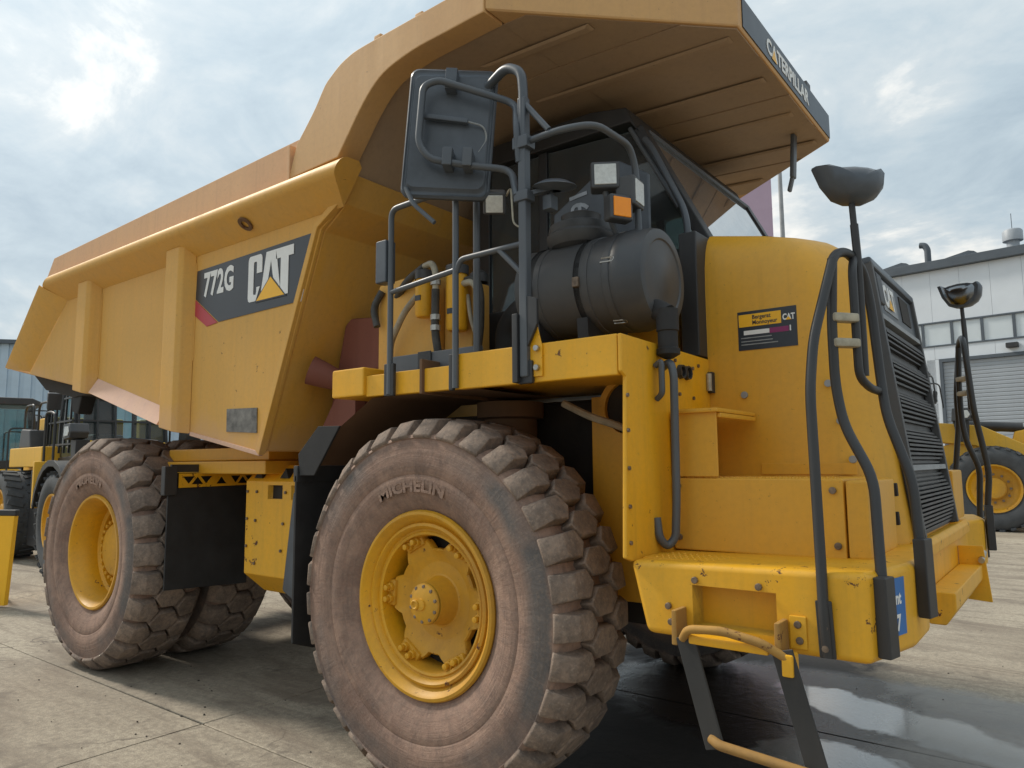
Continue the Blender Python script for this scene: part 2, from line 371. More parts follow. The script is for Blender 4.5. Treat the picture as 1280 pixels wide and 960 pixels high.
# ================================================================== setting
def ground_mat():
    t = NT('stained_concrete'); co = t.coord('World')
    a = t.noise(co, 0.42, 8, 0.6, 0.4); b = t.noise(co, 2.4, 9, 0.68, 0.8); c = t.noise(co, 22, 5, 0.7); g = t.noise(co, 120, 3, 0.6)
    st = t.noise(t.coord('World', (0.55, 2.6, 1)), 1.0, 7, 0.62, 0.7)
    col = t.mix(t.ramp(a, [(0.33, 0.0), (0.67, 1.0)]), srgb((160, 148, 129)), srgb((200, 188, 166)))
    col = t.mix(t.ramp(st, [(0.48, 0.0), (0.64, 0.8)]), col, srgb((122, 108, 92)))
    col = t.mix(t.ramp(b, [(0.54, 0.0), (0.68, 0.75)]), col, srgb((104, 92, 80)))
    col = t.mix(t.ramp(c, [(0.38, 0.55), (0.60, 0.0)]), col, srgb((116, 106, 93)))
    col = t.mix(t.ramp(g, [(0.32, 0.55), (0.58, 0.0)]), col, srgb((104, 96, 86)))
    col = t.mix(t.ramp(t.noise(t.coord('World', (0.35, 4.5, 1), (3, 1, 0)), 1.0, 8, 0.7, 0.3), [(0.55, 0.0), (0.68, 0.55)]), col, srgb((110, 96, 82)))
    vo = t.node('ShaderNodeTexVoronoi'); vo.feature = 'DISTANCE_TO_EDGE'; vo.inputs['Scale'].default_value = 0.34
    wv = t.node('ShaderNodeVectorMath', operation='ADD'); nz = t.node('ShaderNodeTexNoise'); nz.inputs['Scale'].default_value = 1.6; nz.inputs['Detail'].default_value = 6; t.l.new(co, nz.inputs[0])
    t.l.new(co, wv.inputs[0]); t.l.new(nz.outputs['Color'], wv.inputs[1]); t.l.new(wv.outputs[0], vo.inputs['Vector'])
    ck = t.math('MULTIPLY', t.ramp(vo.outputs['Distance'], [(0.0, 1.0), (0.0045, 0.0)]), t.ramp(a, [(0.46, 0.0), (0.54, 0.8)]))
    col = t.mix(ck, col, srgb((70, 60, 52)))
    col = t.mix(t.ramp(t.noise(co, 260, 2, 0.5), [(0.35, 0.45), (0.55, 0.0)]), col, srgb((96, 88, 78)))
    col = t.mix(t.ramp(t.noise(co, 48, 6, 0.8), [(0.60, 0.0), (0.72, 0.6)]), col, srgb((208, 198, 180)))
    # old oily wash-water stain with the truck's shadow painted in, below its front
    sp = t.node('ShaderNodeSeparateXYZ'); t.l.new(co, sp.inputs[0])
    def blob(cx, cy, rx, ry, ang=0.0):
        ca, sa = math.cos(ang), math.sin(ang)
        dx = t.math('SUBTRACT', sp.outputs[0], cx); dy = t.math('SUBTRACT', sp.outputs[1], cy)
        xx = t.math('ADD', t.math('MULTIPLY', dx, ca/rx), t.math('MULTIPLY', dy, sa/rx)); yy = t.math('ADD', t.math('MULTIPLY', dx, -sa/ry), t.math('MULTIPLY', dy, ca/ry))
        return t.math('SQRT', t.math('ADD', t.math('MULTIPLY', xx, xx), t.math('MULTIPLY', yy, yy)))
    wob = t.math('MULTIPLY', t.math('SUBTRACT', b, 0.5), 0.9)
    oil_shade = t.ramp(t.math('ADD', blob(0.45, 0.60, 1.40, 2.4), wob), [(0.80, 1.0), (1.10, 0.0)])
    wet_sheen = t.ramp(t.math('ADD', blob(1.9, 0.75, 2.6, 1.15, -0.12), t.math('MULTIPLY', wob, 0.5)), [(0.86, 1.0), (1.0, 0.0)])
    drip = t.ramp(t.math('ADD', blob(-1.55, -0.3, 0.28, 0.10), wob), [(0.7, 0.9), (1.0, 0.0)])
    col = t.mix(t.math('MULTIPLY', wet_sheen, 0.72), col, srgb((120, 121, 121)))  # damp slabs greyed, with diffuse sky reflection put into their colour
    col = t.mix(t.math('MULTIPLY', oil_shade, 0.94), col, srgb((38, 33, 31)))
    col = t.mix(drip, col, srgb((48, 38, 32)))
    wb2 = t.math('MULTIPLY', t.math('SUBTRACT', t.noise(co, 2.0, 8, 0.62, 0.5), 0.5), 1.5)
    pd = t.math('MINIMUM', t.math('MINIMUM', blob(1.65, 0.93, 1.05, 0.30, -0.42), blob(1.50, -0.02, 0.42, 0.36)), blob(3.0, 0.35, 0.9, 0.32, -0.3))
    pud = t.ramp(t.math('ADD', pd, wb2), [(0.84, 1.0), (1.0, 0.0)])
    damp = t.ramp(t.math('ADD', pd, wb2), [(0.95, 1.0), (1.0, 0.0)])
    col = t.mix(t.math('MULTIPLY', pud, 0.8), col, srgb((150, 150, 146)))
    t.set('Coat Weight', pud); t.set('Coat Roughness', 0.07); t.set('Coat IOR', 1.75)
    t.set('Base Color', col)
    rg = t.mix(wet_sheen, 0.86, 0.34); t.set('Roughness', t.math('ADD', t.math('MULTIPLY', oil_shade, -0.10), rg))
    t.bump(t.math('ADD', b, t.math('ADD', t.math('MULTIPLY', c, 0.25), t.math('MULTIPLY', g, 0.10))), 0.5, 0.02); return t.mat
M_['ground'] = ground_mat()
M_['joint'] = simple('joint_filler', (0.17, 0.15, 0.125), 0.9, 0, 0.3, 3)
gr = MB().box((-700, -500, -0.4), (700, 900, -0.03)).build('ground', 'ground', smooth=0); tag(gr, kind='structure')
js = MB().box((-32.2, -8.7, -0.028), (22.6, 27, -0.014)).build('joint_bed', 'joint', gr, smooth=0)
slab = MB().box((0, 0, -0.012), (4.993, 2.202, 0.0)).mesh('concrete_slab', 0.006, 1); slab.materials.append(M_['ground'])
for i in range(-6, 4):
    for j in range(-3, 12):
        link('concrete_slab', slab, gr, (i*5.0-1.9, 0.43+j*2.21, random.uniform(-0.0015, 0.0015)))


# ================================================================== dump truck
T = empty('dump_truck', (0, 0, 0))
tag(T, 'large yellow rigid dump truck with black CAT 772G panel on its dirty tipper body', 'dump truck')

# ---- tipper body -------------------------------------------------
side = [(-1.58,1.74),(-3.05,2.0),(-4.33,2.36),(-6.25,2.70),(-5.17,3.44),(-0.72,3.44),(-0.80,3.29),(-1.01,3.16)]
mb = MB().prism(side, 'Y', -1.62, -1.585).prism(side, 'Y', 1.585, 1.62)
fl = [(-1.58,1.755),(-3.05,2.015),(-4.33,2.375),(-6.23,2.705),(-6.2,2.78),(-4.33,2.45),(-3.05,2.09),(-1.60,1.85)]
mb.prism(fl, 'Y', -1.584, 1.584)
mb.prism([(-1.575,1.76),(-1.015,3.155),(-0.80,3.285),(-0.71,3.455),(-0.80,3.455),(-0.87,3.32),(-1.07,3.20),(-1.64,1.80)], 'Y', -1.584, 1.584)
body = mb.build('dump_body', 'yellow_body', T, 0.008, 1)
# front edge flange, both sides
for s_ in (-1, 1):
    a, b = sorted((s_*1.60, s_*1.645))
    MB().prism([(-1.585,1.73),(-1.015,3.165),(-0.79,3.285),(-0.825,3.32),(-1.05,3.20),(-1.625,1.76)], 'Y', a, b).build('edge_flange', 'yellow_body', body, 0.006)
    # rolled top rail with a sloping underside
    sec = [(1.6215,3.255),(1.775,3.380),(1.790,3.396),(1.797,3.415),(1.797,3.440),(1.788,3.462),(1.772,3.476),(1.75,3.484),(1.66,3.486),(1.6215,3.46)]
    rings = []
    for X, k in ((-5.38, 0), (-5.16, 1), (-0.95, 1), (-0.56, 1)):
        rr = []
        for y, z in sec:
            xx = X
            if X == -5.38: xx = -5.04-(3.40-z)*1.35
            if X == -5.16: xx = -4.9
            if X == -0.56: xx = -0.625-(3.45-z)*0.80
            rr.append((xx, s_*y, z))
        rings.append(rr)
    MB().loft(rings).build('top_rail', 'yellow_body', body, 0, smooth=28)
    MB().prism([(-5.19,3.487),(-5.02,3.68),(-1.13,3.76),(-1.16,3.487)], 'Y', *sorted((s_*1.665, s_*1.712))).build('side_board', 'board', body, 0.006)
    # vertical ribs (rounded box sections)
    for x0, x1, zt, zb in ((-2.83,-2.54,3.33,1.905), (-4.44,-4.16,3.33,2.30)):
        zl = zb+0.055
        rings = []
        for z, ins in ((0, 0), (1, 0)):
            zz = lambda x: (zb+(x1-x)/(x1-x0)*0.055) if z == 0 else zt
            rings.append([(x, s_*y, zz(x)-(0.0 if z == 0 else 0.9*(1.75-y)*0)) for x, y in ((x0-0.03,1.621),(x0+0.01,1.70),(x0+0.04,1.722),(x1-0.06,1.722),(x1-0.02,1.70),(x1+0.03,1.621))])
        MB().loft(rings).build('side_rib', 'yellow_body', body, 0.01)
    # pale ledge, caught light put into its paint, below the wall between the ribs, and a smaller one ahead of it
    MB().add([(-4.12,s_*1.622,2.44),(-2.87,s_*1.622,2.11),(-2.87,s_*1.70,1.98),(-4.12,s_*1.70,2.31),(-4.12,s_*1.622,2.29),(-2.87,s_*1.622,1.96)],
             [(0,1,2,3),(3,2,5,4),(0,3,4),(1,5,2)]).build('side_ledge', 'ledge', body, 0.003)
    MB().prism([(-1.60,1.725),(-2.50,1.886),(-2.50,1.916),(-1.60,1.755)], 'Y', *sorted((s_*1.60, s_*1.632))).build('sill_strip', 'ledge', body, 0.004)
    # flared tail edge
    MB().add([(-5.06,s_*1.795,3.385),(-6.03,s_*1.725,2.68),(-5.72,s_*1.6215,2.635),(-4.88,s_*1.6215,3.26),(-5.10,s_*1.80,3.41),(-6.07,s_*1.735,2.70)],
             [(0,1,2,3),(0,4,5,1),(4,3,2,5),(0,3,4),(1,5,2)]).build('tail_flare', 'yellow_body', body, 0)
    # steel plate at the lower front corner
    MB().prism([(-2.01,1.90),(-1.64,1.88),(-1.645,2.05),(-2.015,2.06)], 'Y', *sorted((s_*1.621, s_*1.627))).build('corner_patch', 'patch', body, 0)
MB().prism([(-6.12,2.66),(-5.75,2.46),(-5.05,2.34),(-4.5,2.36),(-4.5,2.39),(-6.1,2.675)], 'Y', -1.46, 1.46).build('tail_underframe', 'dark', body, 0.01)
MB().prism([(-5.15,2.36),(-5.12,2.20),(-4.98,2.17),(-4.90,2.36)], 'Y', -1.44, -1.30).build('tail_stop', 'rubber', body, 0.02)
for x0_ in (-2.862, -2.507, -4.475, -4.125):      # weld beads beside the ribs
    MB().tube([(x0_,-1.622,3.20),(x0_+0.002,-1.623,2.8),(x0_-0.002,-1.622,2.45)], 0.006, 6).build('weld_bead', 'yellow_body', body)
# oval lifting-lug hole with a dark collar on the rail underside
MB().lathe([(0.055,0),(0.055,0.012),(0.030,0.012),(0.030,0.0)], (-1.715,-1.712,3.322), (0,-0.57,-0.82), 20).build('lug_hole', 'fender', body)
# canopy
def spline(P, n=6):
    out = []
    for i in range(len(P)-1):
        p0 = Vector(P[max(i-1,0)]); p1 = Vector(P[i]); p2 = Vector(P[i+1]); p3 = Vector(P[min(i+2,len(P)-1)])
        for k in range(n):
            t = k/n; q = 0.5*((2*p1)+(p2-p0)*t+(2*p0-5*p1+4*p2-p3)*t*t+(3*p1-p0-3*p2+p3)*t*t*t); out.append((q.x, q.y))
    return out+[tuple(P[-1])]
und = spline([(-0.73,3.46),(-0.63,3.63),(-0.53,3.76),(-0.42,3.865),(-0.30,3.935),(-0.14,3.965),(0.05,3.975),(0.47,3.98)], 4)
top = spline([(0.47,4.135),(-0.01,4.125),(-0.37,4.115),(-0.50,4.11),(-0.58,4.10),(-0.67,4.075),(-0.75,4.04),(-0.82,3.995),(-0.91,3.87),(-1.01,3.765),(-1.08,3.69),(-1.1,3.47)], 4)
can = MB().prism(und+top, 'Y', -1.60, 1.60)
fz = lambda x: 3.975-(x-0.47)*0.05
plan = [(0.471,-1.755),(1.47,-0.884),(1.47,0.884),(0.471,1.755)]
can.loft([[(a, b, fz(a)) for a, b in plan], [(a, b, 4.145-(a-0.47)*0.012) for a, b in plan]])
cano = can.build('canopy', 'canopy', body, 0.008, 1)
# box-section cheek plates at both sides
cheek = [(-1.17,3.488)]+spline([(-1.091,3.702),(-1.011,3.78),(-0.91,3.886),(-0.819,4.003),(-0.75,4.05),(-0.675,4.09),(-0.586,4.116),(-0.513,4.127),(-0.372,4.132)], 3)+[(0.0,4.14),(0.47,4.15),(0.47,3.962)]+spline([(0.40,3.962),(0.20,3.955),(0.01,3.950),(-0.147,3.930),(-0.279,3.897),(-0.38,3.836),(-0.483,3.738),(-0.581,3.620),(-0.681,3.50)], 3)
for s_ in (-1, 1):
    MB().prism(cheek, 'Y', *sorted((s_*1.601, s_*1.757))).build('canopy_cheek', 'canopy', body, 0.008, 2, 30)
    MB().box((-1.18,min(s_*1.70,s_*1.765),3.47),(-1.15,max(s_*1.70,s_*1.765),3.71)).build('seam_cover', 'board', body, 0.004)
# added plates carrying canopy shade and grime in their colour, lapped along each seam
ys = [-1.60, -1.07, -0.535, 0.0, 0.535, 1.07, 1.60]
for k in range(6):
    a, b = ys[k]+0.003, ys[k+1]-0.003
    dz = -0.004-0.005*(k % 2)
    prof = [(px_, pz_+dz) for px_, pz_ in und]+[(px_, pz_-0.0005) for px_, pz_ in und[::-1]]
    MB().prism(prof, 'Y', a, b).build('shade_plate', 'grime_shade', body)
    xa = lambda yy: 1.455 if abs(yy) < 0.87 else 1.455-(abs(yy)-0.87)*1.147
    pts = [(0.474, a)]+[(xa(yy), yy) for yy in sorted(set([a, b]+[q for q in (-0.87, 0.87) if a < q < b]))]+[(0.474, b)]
    MB().loft([[(q[0], q[1], fz(q[0])+dz) for q in pts], [(q[0], q[1], fz(q[0])-0.0005) for q in pts]]).build('shade_plate', 'grime_shade', body)
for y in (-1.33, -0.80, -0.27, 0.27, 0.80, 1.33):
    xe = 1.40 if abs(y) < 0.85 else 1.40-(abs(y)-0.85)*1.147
    MB().loft([[(0.10,y-0.035,3.972),(xe,y-0.035,fz(xe)-0.012),(xe,y+0.035,fz(xe)-0.012),(0.10,y+0.035,3.972)],[(0.14,y-0.02,3.960),(xe-0.03,y-0.02,fz(xe)-0.024),(xe-0.03,y+0.02,fz(xe)-0.024),(0.14,y+0.02,3.960)]]).build('stiffener', 'grime_shade', body, 0.003)
for x in (-0.36, -0.02):
    MB().box((x-0.03,-1.74,4.125),(x+0.03,-1.66,4.17)).build('lug', 'canopy', body, 0.008)
MB().box((1.471,-0.83,3.945),(1.476,0.875,4.115)).build('name_board', 'decal', body, 0)
text('lettering', 'CATERPILLAR', 0.125, 'white', body, (1.478, -0.46, 3.985), (0,1,0), (0,0,1), 0.002, 0.004, 1.05, 'LEFT', 1.02)
MB().add([(1.4795,-0.375,3.975),(1.4795,-0.285,3.975),(1.4795,-0.33,4.045)], [(0,1,2)]).build('emblem', 'yprint', body)
MB().bar((1.30,0.62,3.93),(1.28,0.62,3.62),0.07,0.03).bar((1.28,0.62,3.64),(1.25,0.62,3.53),0.045,0.025).build('hanger_bracket', 'tube', body, 0.01)

# decal panel on the body side
Yd = -1.621
MB().prism([(-2.49,3.135),(-1.055,3.15),(-1.20,2.72),(-2.17,2.705),(-2.50,2.92)], 'Y', Yd-0.004, Yd).build('decal_panel', 'decal', body)
MB().prism([(-2.505,2.915),(-2.185,2.702),(-2.33,2.69),(-2.515,2.80)], 'Y', Yd-0.0045, Yd).build('decal_stripe', 'red', body)
MB().prism([(-1.045,3.16),(-1.035,3.16),(-1.19,2.715),(-1.20,2.715)], 'Y', Yd-0.0045, Yd).build('decal_edge', 'white', body)
text('model_number', '772G', 0.245, 'white', body, (-2.385, Yd-0.006, 2.925), (1,0,0), (0,0,1), 0.002, 0.009, 0.70, 'LEFT', 1.08)
def glyph(name, polys, org, sx, sz, mat, y):
    mbg = MB()
    for p in polys: mbg.prism([(org[0]+q[0]*sx, org[1]+q[1]*sz) for q in p], 'Y', y-0.003, y)
    return mbg.build(name, mat, body, smooth=0)
Cp = [[(0.13,0),(0.04,0.03),(0,0.09),(0,0.91),(0.04,0.97),(0.13,1),(0.87,1),(0.96,0.97),(1,0.91),(1,0.60),(0.62,0.60),(0.62,0.83),(0.58,0.86),(0.43,0.86),(0.39,0.83),(0.39,0.17),(0.43,0.14),(0.58,0.14),(0.62,0.20),(0.62,0.30),(0.86,0.30),(0.60,0.02),(0.55,0)]]
Ap = [[(0,0.20),(0.24,1),(0.76,1),(1,0.20),(0.86,0.10),(0.66,0.34),(0.56,0.62),(0.5,0.80),(0.44,0.62),(0.34,0.34),(0.10,0.06)]]
Tp = [[(0.28,0.16),(0.28,0.79),(0,0.79),(0,1),(1,1),(1,0.79),(0.72,0.79),(0.72,0.0),(0.56,0.0)]]
gz = 2.79; gh = 0.325
glyph('letter', Cp, (-1.795, gz), 0.165, gh, 'white', Yd-0.005)
glyph('letter', Ap, (-1.635, gz), 0.215, gh, 'white', Yd-0.005)
glyph('letter', Tp, (-1.470, gz), 0.195, gh, 'white', Yd-0.005)
MB().prism([(-1.705,gz-0.012),(-1.345,gz-0.012),(-1.525,gz+0.158)], 'Y', Yd-0.0095, Yd-0.005).build('emblem_border', 'decal', body)
MB().prism([(-1.685,gz-0.003),(-1.365,gz-0.003),(-1.525,gz+0.143)], 'Y', Yd-0.012, Yd-0.0095).build('emblem', 'yprint', body)

# ---- brown exhaust box ahead of the body ------------------------------
MB().prism([(-1.50,1.86),(-1.36,2.05),(-1.22,2.62),(-1.16,2.66),(-0.50,2.60),(-0.45,2.30),(-0.95,2.28),(-1.02,1.80)], 'Y', -1.24, -0.80).build('exhaust_box', 'maroon', T, 0.02)
MB().lathe([(0.060,0),(0.065,0.12),(0.085,0.24),(0.098,0.34),(0.088,0.335),(0.060,0.12)], (-1.06,-1.24,2.17), (-0.62,-0.66,0.34), 24).build('exhaust_pipe', 'maroon', T, smooth=60)
MB().prism([(-1.36,1.86),(-1.12,2.20),(-0.98,2.20),(-0.98,1.80)], 'Y', -1.34, -1.25).build('exhaust_bracket', 'maroon', T, 0.01)

# ---- frame, axles and what is under the deck ---------------------------
fr = MB()
for s_ in (-1, 1): fr.box((-5.9, s_*0.45-0.11, 1.12), (1.75, s_*0.45+0.11, 1.58))
fr.box((-5.9,-0.6,1.2),(-5.6,0.6,1.6)).box((-2.6,-0.6,1.2),(-2.2,0.6,1.55))
fr.build('main_frame', 'dark', T, 0.02)
MB().cyl((-3.9,-1.3,0.95),(-3.9,1.3,0.95),0.27,None,24).lathe([(0.2,-0.35),(0.42,-0.25),(0.46,0),(0.42,0.25),(0.2,0.35)],(-3.9,0,0.98),(0,1,0),24,True).build('rear_axle', 'dark', T)
MB().cyl((0,-1.3,0.95),(0,1.3,0.95),0.16,None,20).box((-0.3,-1.15,0.75),(0.25,-0.6,1.2)).box((-0.3,0.6,0.75),(0.25,1.15,1.2)).build('front_axle', 'dark', T, 0.02)
for s_ in (-1, 1):
    MB().lathe([(0.12,0),(0.12,0.42),(0.16,0.42),(0.16,0.70),(0.20,0.71),(0.20,0.80),(0.10,0.80)],(0.05,s_*1.02,1.22),(0,0,1),24,True).build('suspension_strut', 'fender', T)
    MB().box((-3.4, s_*0.98-0.06 if s_ > 0 else -1.32, 1.70), (-1.95, s_*0.98+0.34 if s_ > 0 else -0.70, 1.80)).box((-3.45,-1.38 if s_ < 0 else 0.7,1.60),(-1.9,-0.7 if s_ < 0 else 1.38,1.698)).build('body_support_beam', 'yellow_hood', T, 0.012)
MB().box((0.1,-0.85,1.15),(1.15,0.9,2.03)).build('engine_block', 'dark', T, 0.03)
MB().prism([(-0.55,1.1),(-0.5,0.80),(1.7,0.80),(1.9,1.1)],'Y',-0.85,0.85).build('belly_blocker','dark',T,0.02)  # dark box added to block the bright ground beyond the underbody
MB().box((-1.6,-0.55,1.60),(0.0,0.55,2.0)).build('transmission_cover', 'dark', T, 0.03)

# inner panel with a round port behind the front wheel
ip = MB().box((0.62,-1.03,0.95),(1.17,-0.99,2.02)).build('inner_panel', 'yellow_hood', T, 0.004)
MB().lathe([(0.175,0),(0.175,0.03),(0.14,0.03),(0.14,0)],(0.86,-1.03,1.95),(0,-1,0),28).build('port_ring', 'yellow_hood', T)
MB().cyl((0.86,-1.032,1.95),(0.86,-1.036,1.95),0.139,None,28).build('port_hole', 'dark', T)
MB().tube([(0.55,-1.2,1.98),(0.72,-1.2,1.9),(0.86,-1.15,1.85),(0.9,-1.0,1.8)],0.02,8).build('coolant_hose', 'hose_beige', T)

# ---- wheels --------------------------------------------------------------
RT = 0.958
carc = [(0.470,-0.205),(0.50,-0.225),(0.54,-0.250),(0.60,-0.272),(0.655,-0.281),(0.662,-0.278),(0.668,-0.283),(0.74,-0.286),(0.80,-0.281),(0.845,-0.272),(0.850,-0.278),(0.866,-0.268),(0.872,-0.250),(0.885,-0.225),(0.895,-0.19),(0.898,-0.1)]
carc = carc+[(rr, -y) for rr, y in reversed(carc)]
me_carc = MB().lathe(carc, (0,0,0), (0,1,0), 96).mesh('wheel'); me_carc.materials.append(M_['tyre'])
def tread_set(nb, gap):
    pit = 2*PI/nb; w = 0.5*(1-gap)*pit
    def at(a, b, c): return (c*math.sin(a), b, c*math.cos(a))
    hexa = [(0,-0.132),(w*0.98,-0.066),(w*0.98,0.058),(0,0.124),(-w*0.98,0.066),(-w*0.98,-0.058)]
    mb_ = MB(); n = 6
    mb_.add([at(a, b, 0.885) for a, b in hexa]+[at(a*0.90, b*0.92, RT) for a, b in hexa], [tuple(range(n)), tuple(range(2*n-1, n-1, -1))]+[(i, n+i, n+(i+1) % n, (i+1) % n) for i in range(n)])
    res = [mb_.mesh('tread_block', 0.006, 1)]
    for sg in (-1, 1):
        foot = [(-w,0.105,0.885),(0,0.052,0.885),(w,0.105,0.885),(w,0.276,0.848),(-w,0.276,0.848)]
        crown = [(-w*0.88,0.120,RT),(0,0.074,RT),(w*0.88,0.120,RT),(w*0.74,0.214,RT-0.008),(-w*0.74,0.214,RT-0.008)]
        flank = [(w*0.94,0.290,0.868),(-w*0.94,0.290,0.868)]
        b = MB(); b.add([at(a, sg*bb, c) for a, bb, c in foot+crown+flank], [(4,3,2,1,0),(5,6,7,8,9),(0,1,6,5),(1,2,7,6),(2,3,10,8,7),(0,5,9,11,4),(8,10,11,9),(3,4,11,10)])
        res.append(b.mesh('tread_block', 0.005, 1))
    for me in res: me.materials.append(M_['tread'])
    return nb, pit, res
TS_FRONT = tread_set(33, 0.20); TS_REAR = tread_set(26, 0.12)
front_rim = MB().lathe([(0.472,-0.19),(0.478,-0.222),(0.470,-0.236),(0.455,-0.238),(0.440,-0.226),(0.425,-0.200),(0.412,-0.190),(0.409,-0.205),(0.395,-0.211),(0.384,-0.200),(0.376,-0.178),(0.368,-0.176),(0.360,-0.184),(0.348,-0.180),(0.340,-0.150),(0.336,-0.02),(0.30,0.02)], n=72).mesh('rim', smooth=35)
front_rim.materials.append(M_['rim'])
def front_hub():
    n = 96; rings = []
    for k, (sc, y) in enumerate(((1.0,-0.085),(1.0,-0.118),(0.97,-0.126))):
        ring = []
        for i in range(n):
            a = 2*PI*i/n; q = (a*6/(2*PI)) % 1.0
            rr = 0.322 if 0.24 < q < 0.76 else 0.272
            if 0.18 < q <= 0.24 or 0.76 <= q < 0.82: rr = 0.298
            ring.append((rr*sc*math.sin(a), y, rr*sc*math.cos(a)))
        rings.append(ring)
    mbh = MB(); 
    for rr, y in ((0.25,-0.112),(0.20,-0.085),(0.155,-0.076),(0.128,-0.090),(0.112,-0.135),(0.106,-0.195)):
        rings.append([(rr*math.sin(2*PI*i/n), y, rr*math.cos(2*PI*i/n)) for i in range(n)])
    mbh.loft(rings); return mbh.mesh('hub', smooth=35)
me_fhub = front_hub(); me_fhub.materials.append(M_['rim'])
me_fcap = MB().lathe([(0.104,-0.205),(0.100,-0.214),(0.070,-0.228),(0.03,-0.232),(0.028,-0.240),(0.0,-0.241)], n=32).mesh('hub_cap', smooth=35); me_fcap.materials.append(M_['rim'])
me_back = MB().cyl((0,-0.04,0),(0,-0.03,0),0.335,None,48).mesh('wheel_back'); me_back.materials.append(M_['dark'])
me_lug = MB().cyl((0,-0.10,0),(0,-0.160,0),0.025,None,6).cyl((0,-0.160,0),(0,-0.188,0),0.016,None,10).mesh('wheel_bolt', 0.004, 2); me_lug.materials.append(M_['rim'])
me_clamp = MB().box((-0.07,-0.140,-0.030),(0.07,-0.085,0.030)).mesh('rim_clamp', 0.012); me_clamp.materials.append(M_['rim'])
me_cbolt = MB().cyl((0,-0.20,0),(0,-0.224,0),0.010,None,8).mesh('cap_bolt', 0.002, 1); me_cbolt.materials.append(M_['bolt'])
rear_rim = MB().lathe([(0.472,-0.19),(0.478,-0.218),(0.468,-0.234),(0.450,-0.232),(0.432,-0.205),(0.422,-0.16),(0.400,-0.13),(0.396,-0.02),(0.372,0.00),(0.366,0.10),(0.33,0.13),(0.30,0.24)], n=72).mesh('rim', smooth=35)
rear_rim.materials.append(M_['rim'])
me_rhub = MB().lathe([(0.34,0.21),(0.285,0.20),(0.280,0.0),(0.272,-0.012),(0.225,-0.014),(0.222,-0.045),(0.205,-0.06),(0.08,-0.065),(0.0,-0.065)], n=56).mesh('hub', smooth=35); me_rhub.materials.append(M_['rim'])
me_rlug = MB().cyl((0,-0.012,0),(0,-0.055,0),0.018,None,6).mesh('wheel_bolt', 0.003, 1); me_rlug.materials.append(M_['rim'])
def rot_child(me, name, parent, ang, rad=0.0):
    o = link(name, me, parent); o.rotation_euler = (0, ang, 0); o.location = (rad*math.sin(ang), 0, rad*math.cos(ang)); return o
def wheel(x, y, kind, flip=False, single=True, spin=0.0):
    w = link('wheel', me_carc, T, (x, y, 0.95)); w.rotation_euler = (0, spin, PI if flip else 0)
    nb, pit, (cen, shn, shp) = TS_FRONT if kind == 'front' else TS_REAR
    if single:
        for i in range(nb):
            rot_child(shn, 'tread_block', w, i*pit); rot_child(cen, 'tread_block', w, (i+0.5)*pit); rot_child(shp, 'tread_block', w, i*pit)
    else:
        mt = MB()
        for i in range(nb):
            for me, a in ((shn, i*pit), (cen, (i+0.5)*pit), (shp, i*pit)):
                mm = Matrix.Rotation(a, 4, 'Y'); mt.add([mm @ q.co for q in me.vertices], [tuple(p.vertices) for p in me.polygons])
        tag(mt.build('tread', 'tread', w), kind='stuff')
    if kind == 'front':
        link('rim', front_rim, w); link('hub', me_fhub, w); link('hub_cap', me_fcap, w); link('wheel_back', me_back, w)
        for i in range(6):
            a = (i+0.5)*PI/3
            rot_child(me_clamp, 'rim_clamp', w, a, 0.322)
            for d in (-0.095, 0.095): rot_child(me_lug, 'wheel_bolt', w, a+d, 0.322)
        for i in range(10): rot_child(me_cbolt, 'cap_bolt', w, i*PI/5, 0.088)
        MB().lathe([(0.026,-0.228),(0.026,-0.246),(0.020,-0.250),(0.014,-0.247),(0.012,-0.243),(0,-0.243)],(-0.035,0,-0.005),(0,1,0),16).build('fill_plug','rim',w)
    elif kind == 'rear':
        link('rim', rear_rim, w); link('hub', me_rhub, w)
        for i in range(24): rot_child(me_rlug, 'wheel_bolt', w, i*PI/12, 0.250)
    return w
wf = wheel(0, -1.48, 'front', spin=0.05)
wheel(0, 1.48, 'front', True, False)
wr = wheel(-3.904, -1.455, 'rear', spin=0.08)
wheel(-3.904, -0.80, 'inner', spin=0.03)
wheel(-3.904, 0.80, 'inner', True, False); wheel(-3.904, 1.455, 'rear', True, False)
# raised lettering on the sidewall, bent round the tyre
def arc_text(body, w, rad, size, a0, mat='tyre', y=-0.286):
    cu = bpy.data.curves.new('sidewall_lettering', 'FONT'); cu.body = body; cu.size = size; cu.extrude = 0.002; cu.offset = 0.003; cu.align_x = 'CENTER'; cu.resolution_u = 2
    ob = bpy.data.objects.new('t', cu); COL.objects.link(ob); dg = bpy.context.evaluated_depsgraph_get(); dg.update()
    me = bpy.data.meshes.new_from_object(ob.evaluated_get(dg)); bpy.data.objects.remove(ob)
    for v in me.vertices:
        a = a0+v.co.x*1.25/rad; rr = rad+v.co.y; v.co = (rr*math.sin(a), y-v.co.z, rr*math.cos(a))
    me.materials.clear(); me.materials.append(M_[mat]); return link('sidewall_lettering', me, w)
arc_text('MICHELIN', wf, 0.575, 0.085, -0.12, 'tyre', -0.2765)
arc_text('MICHELIN', wr, 0.575, 0.085, -0.12, 'tyre', -0.2765)

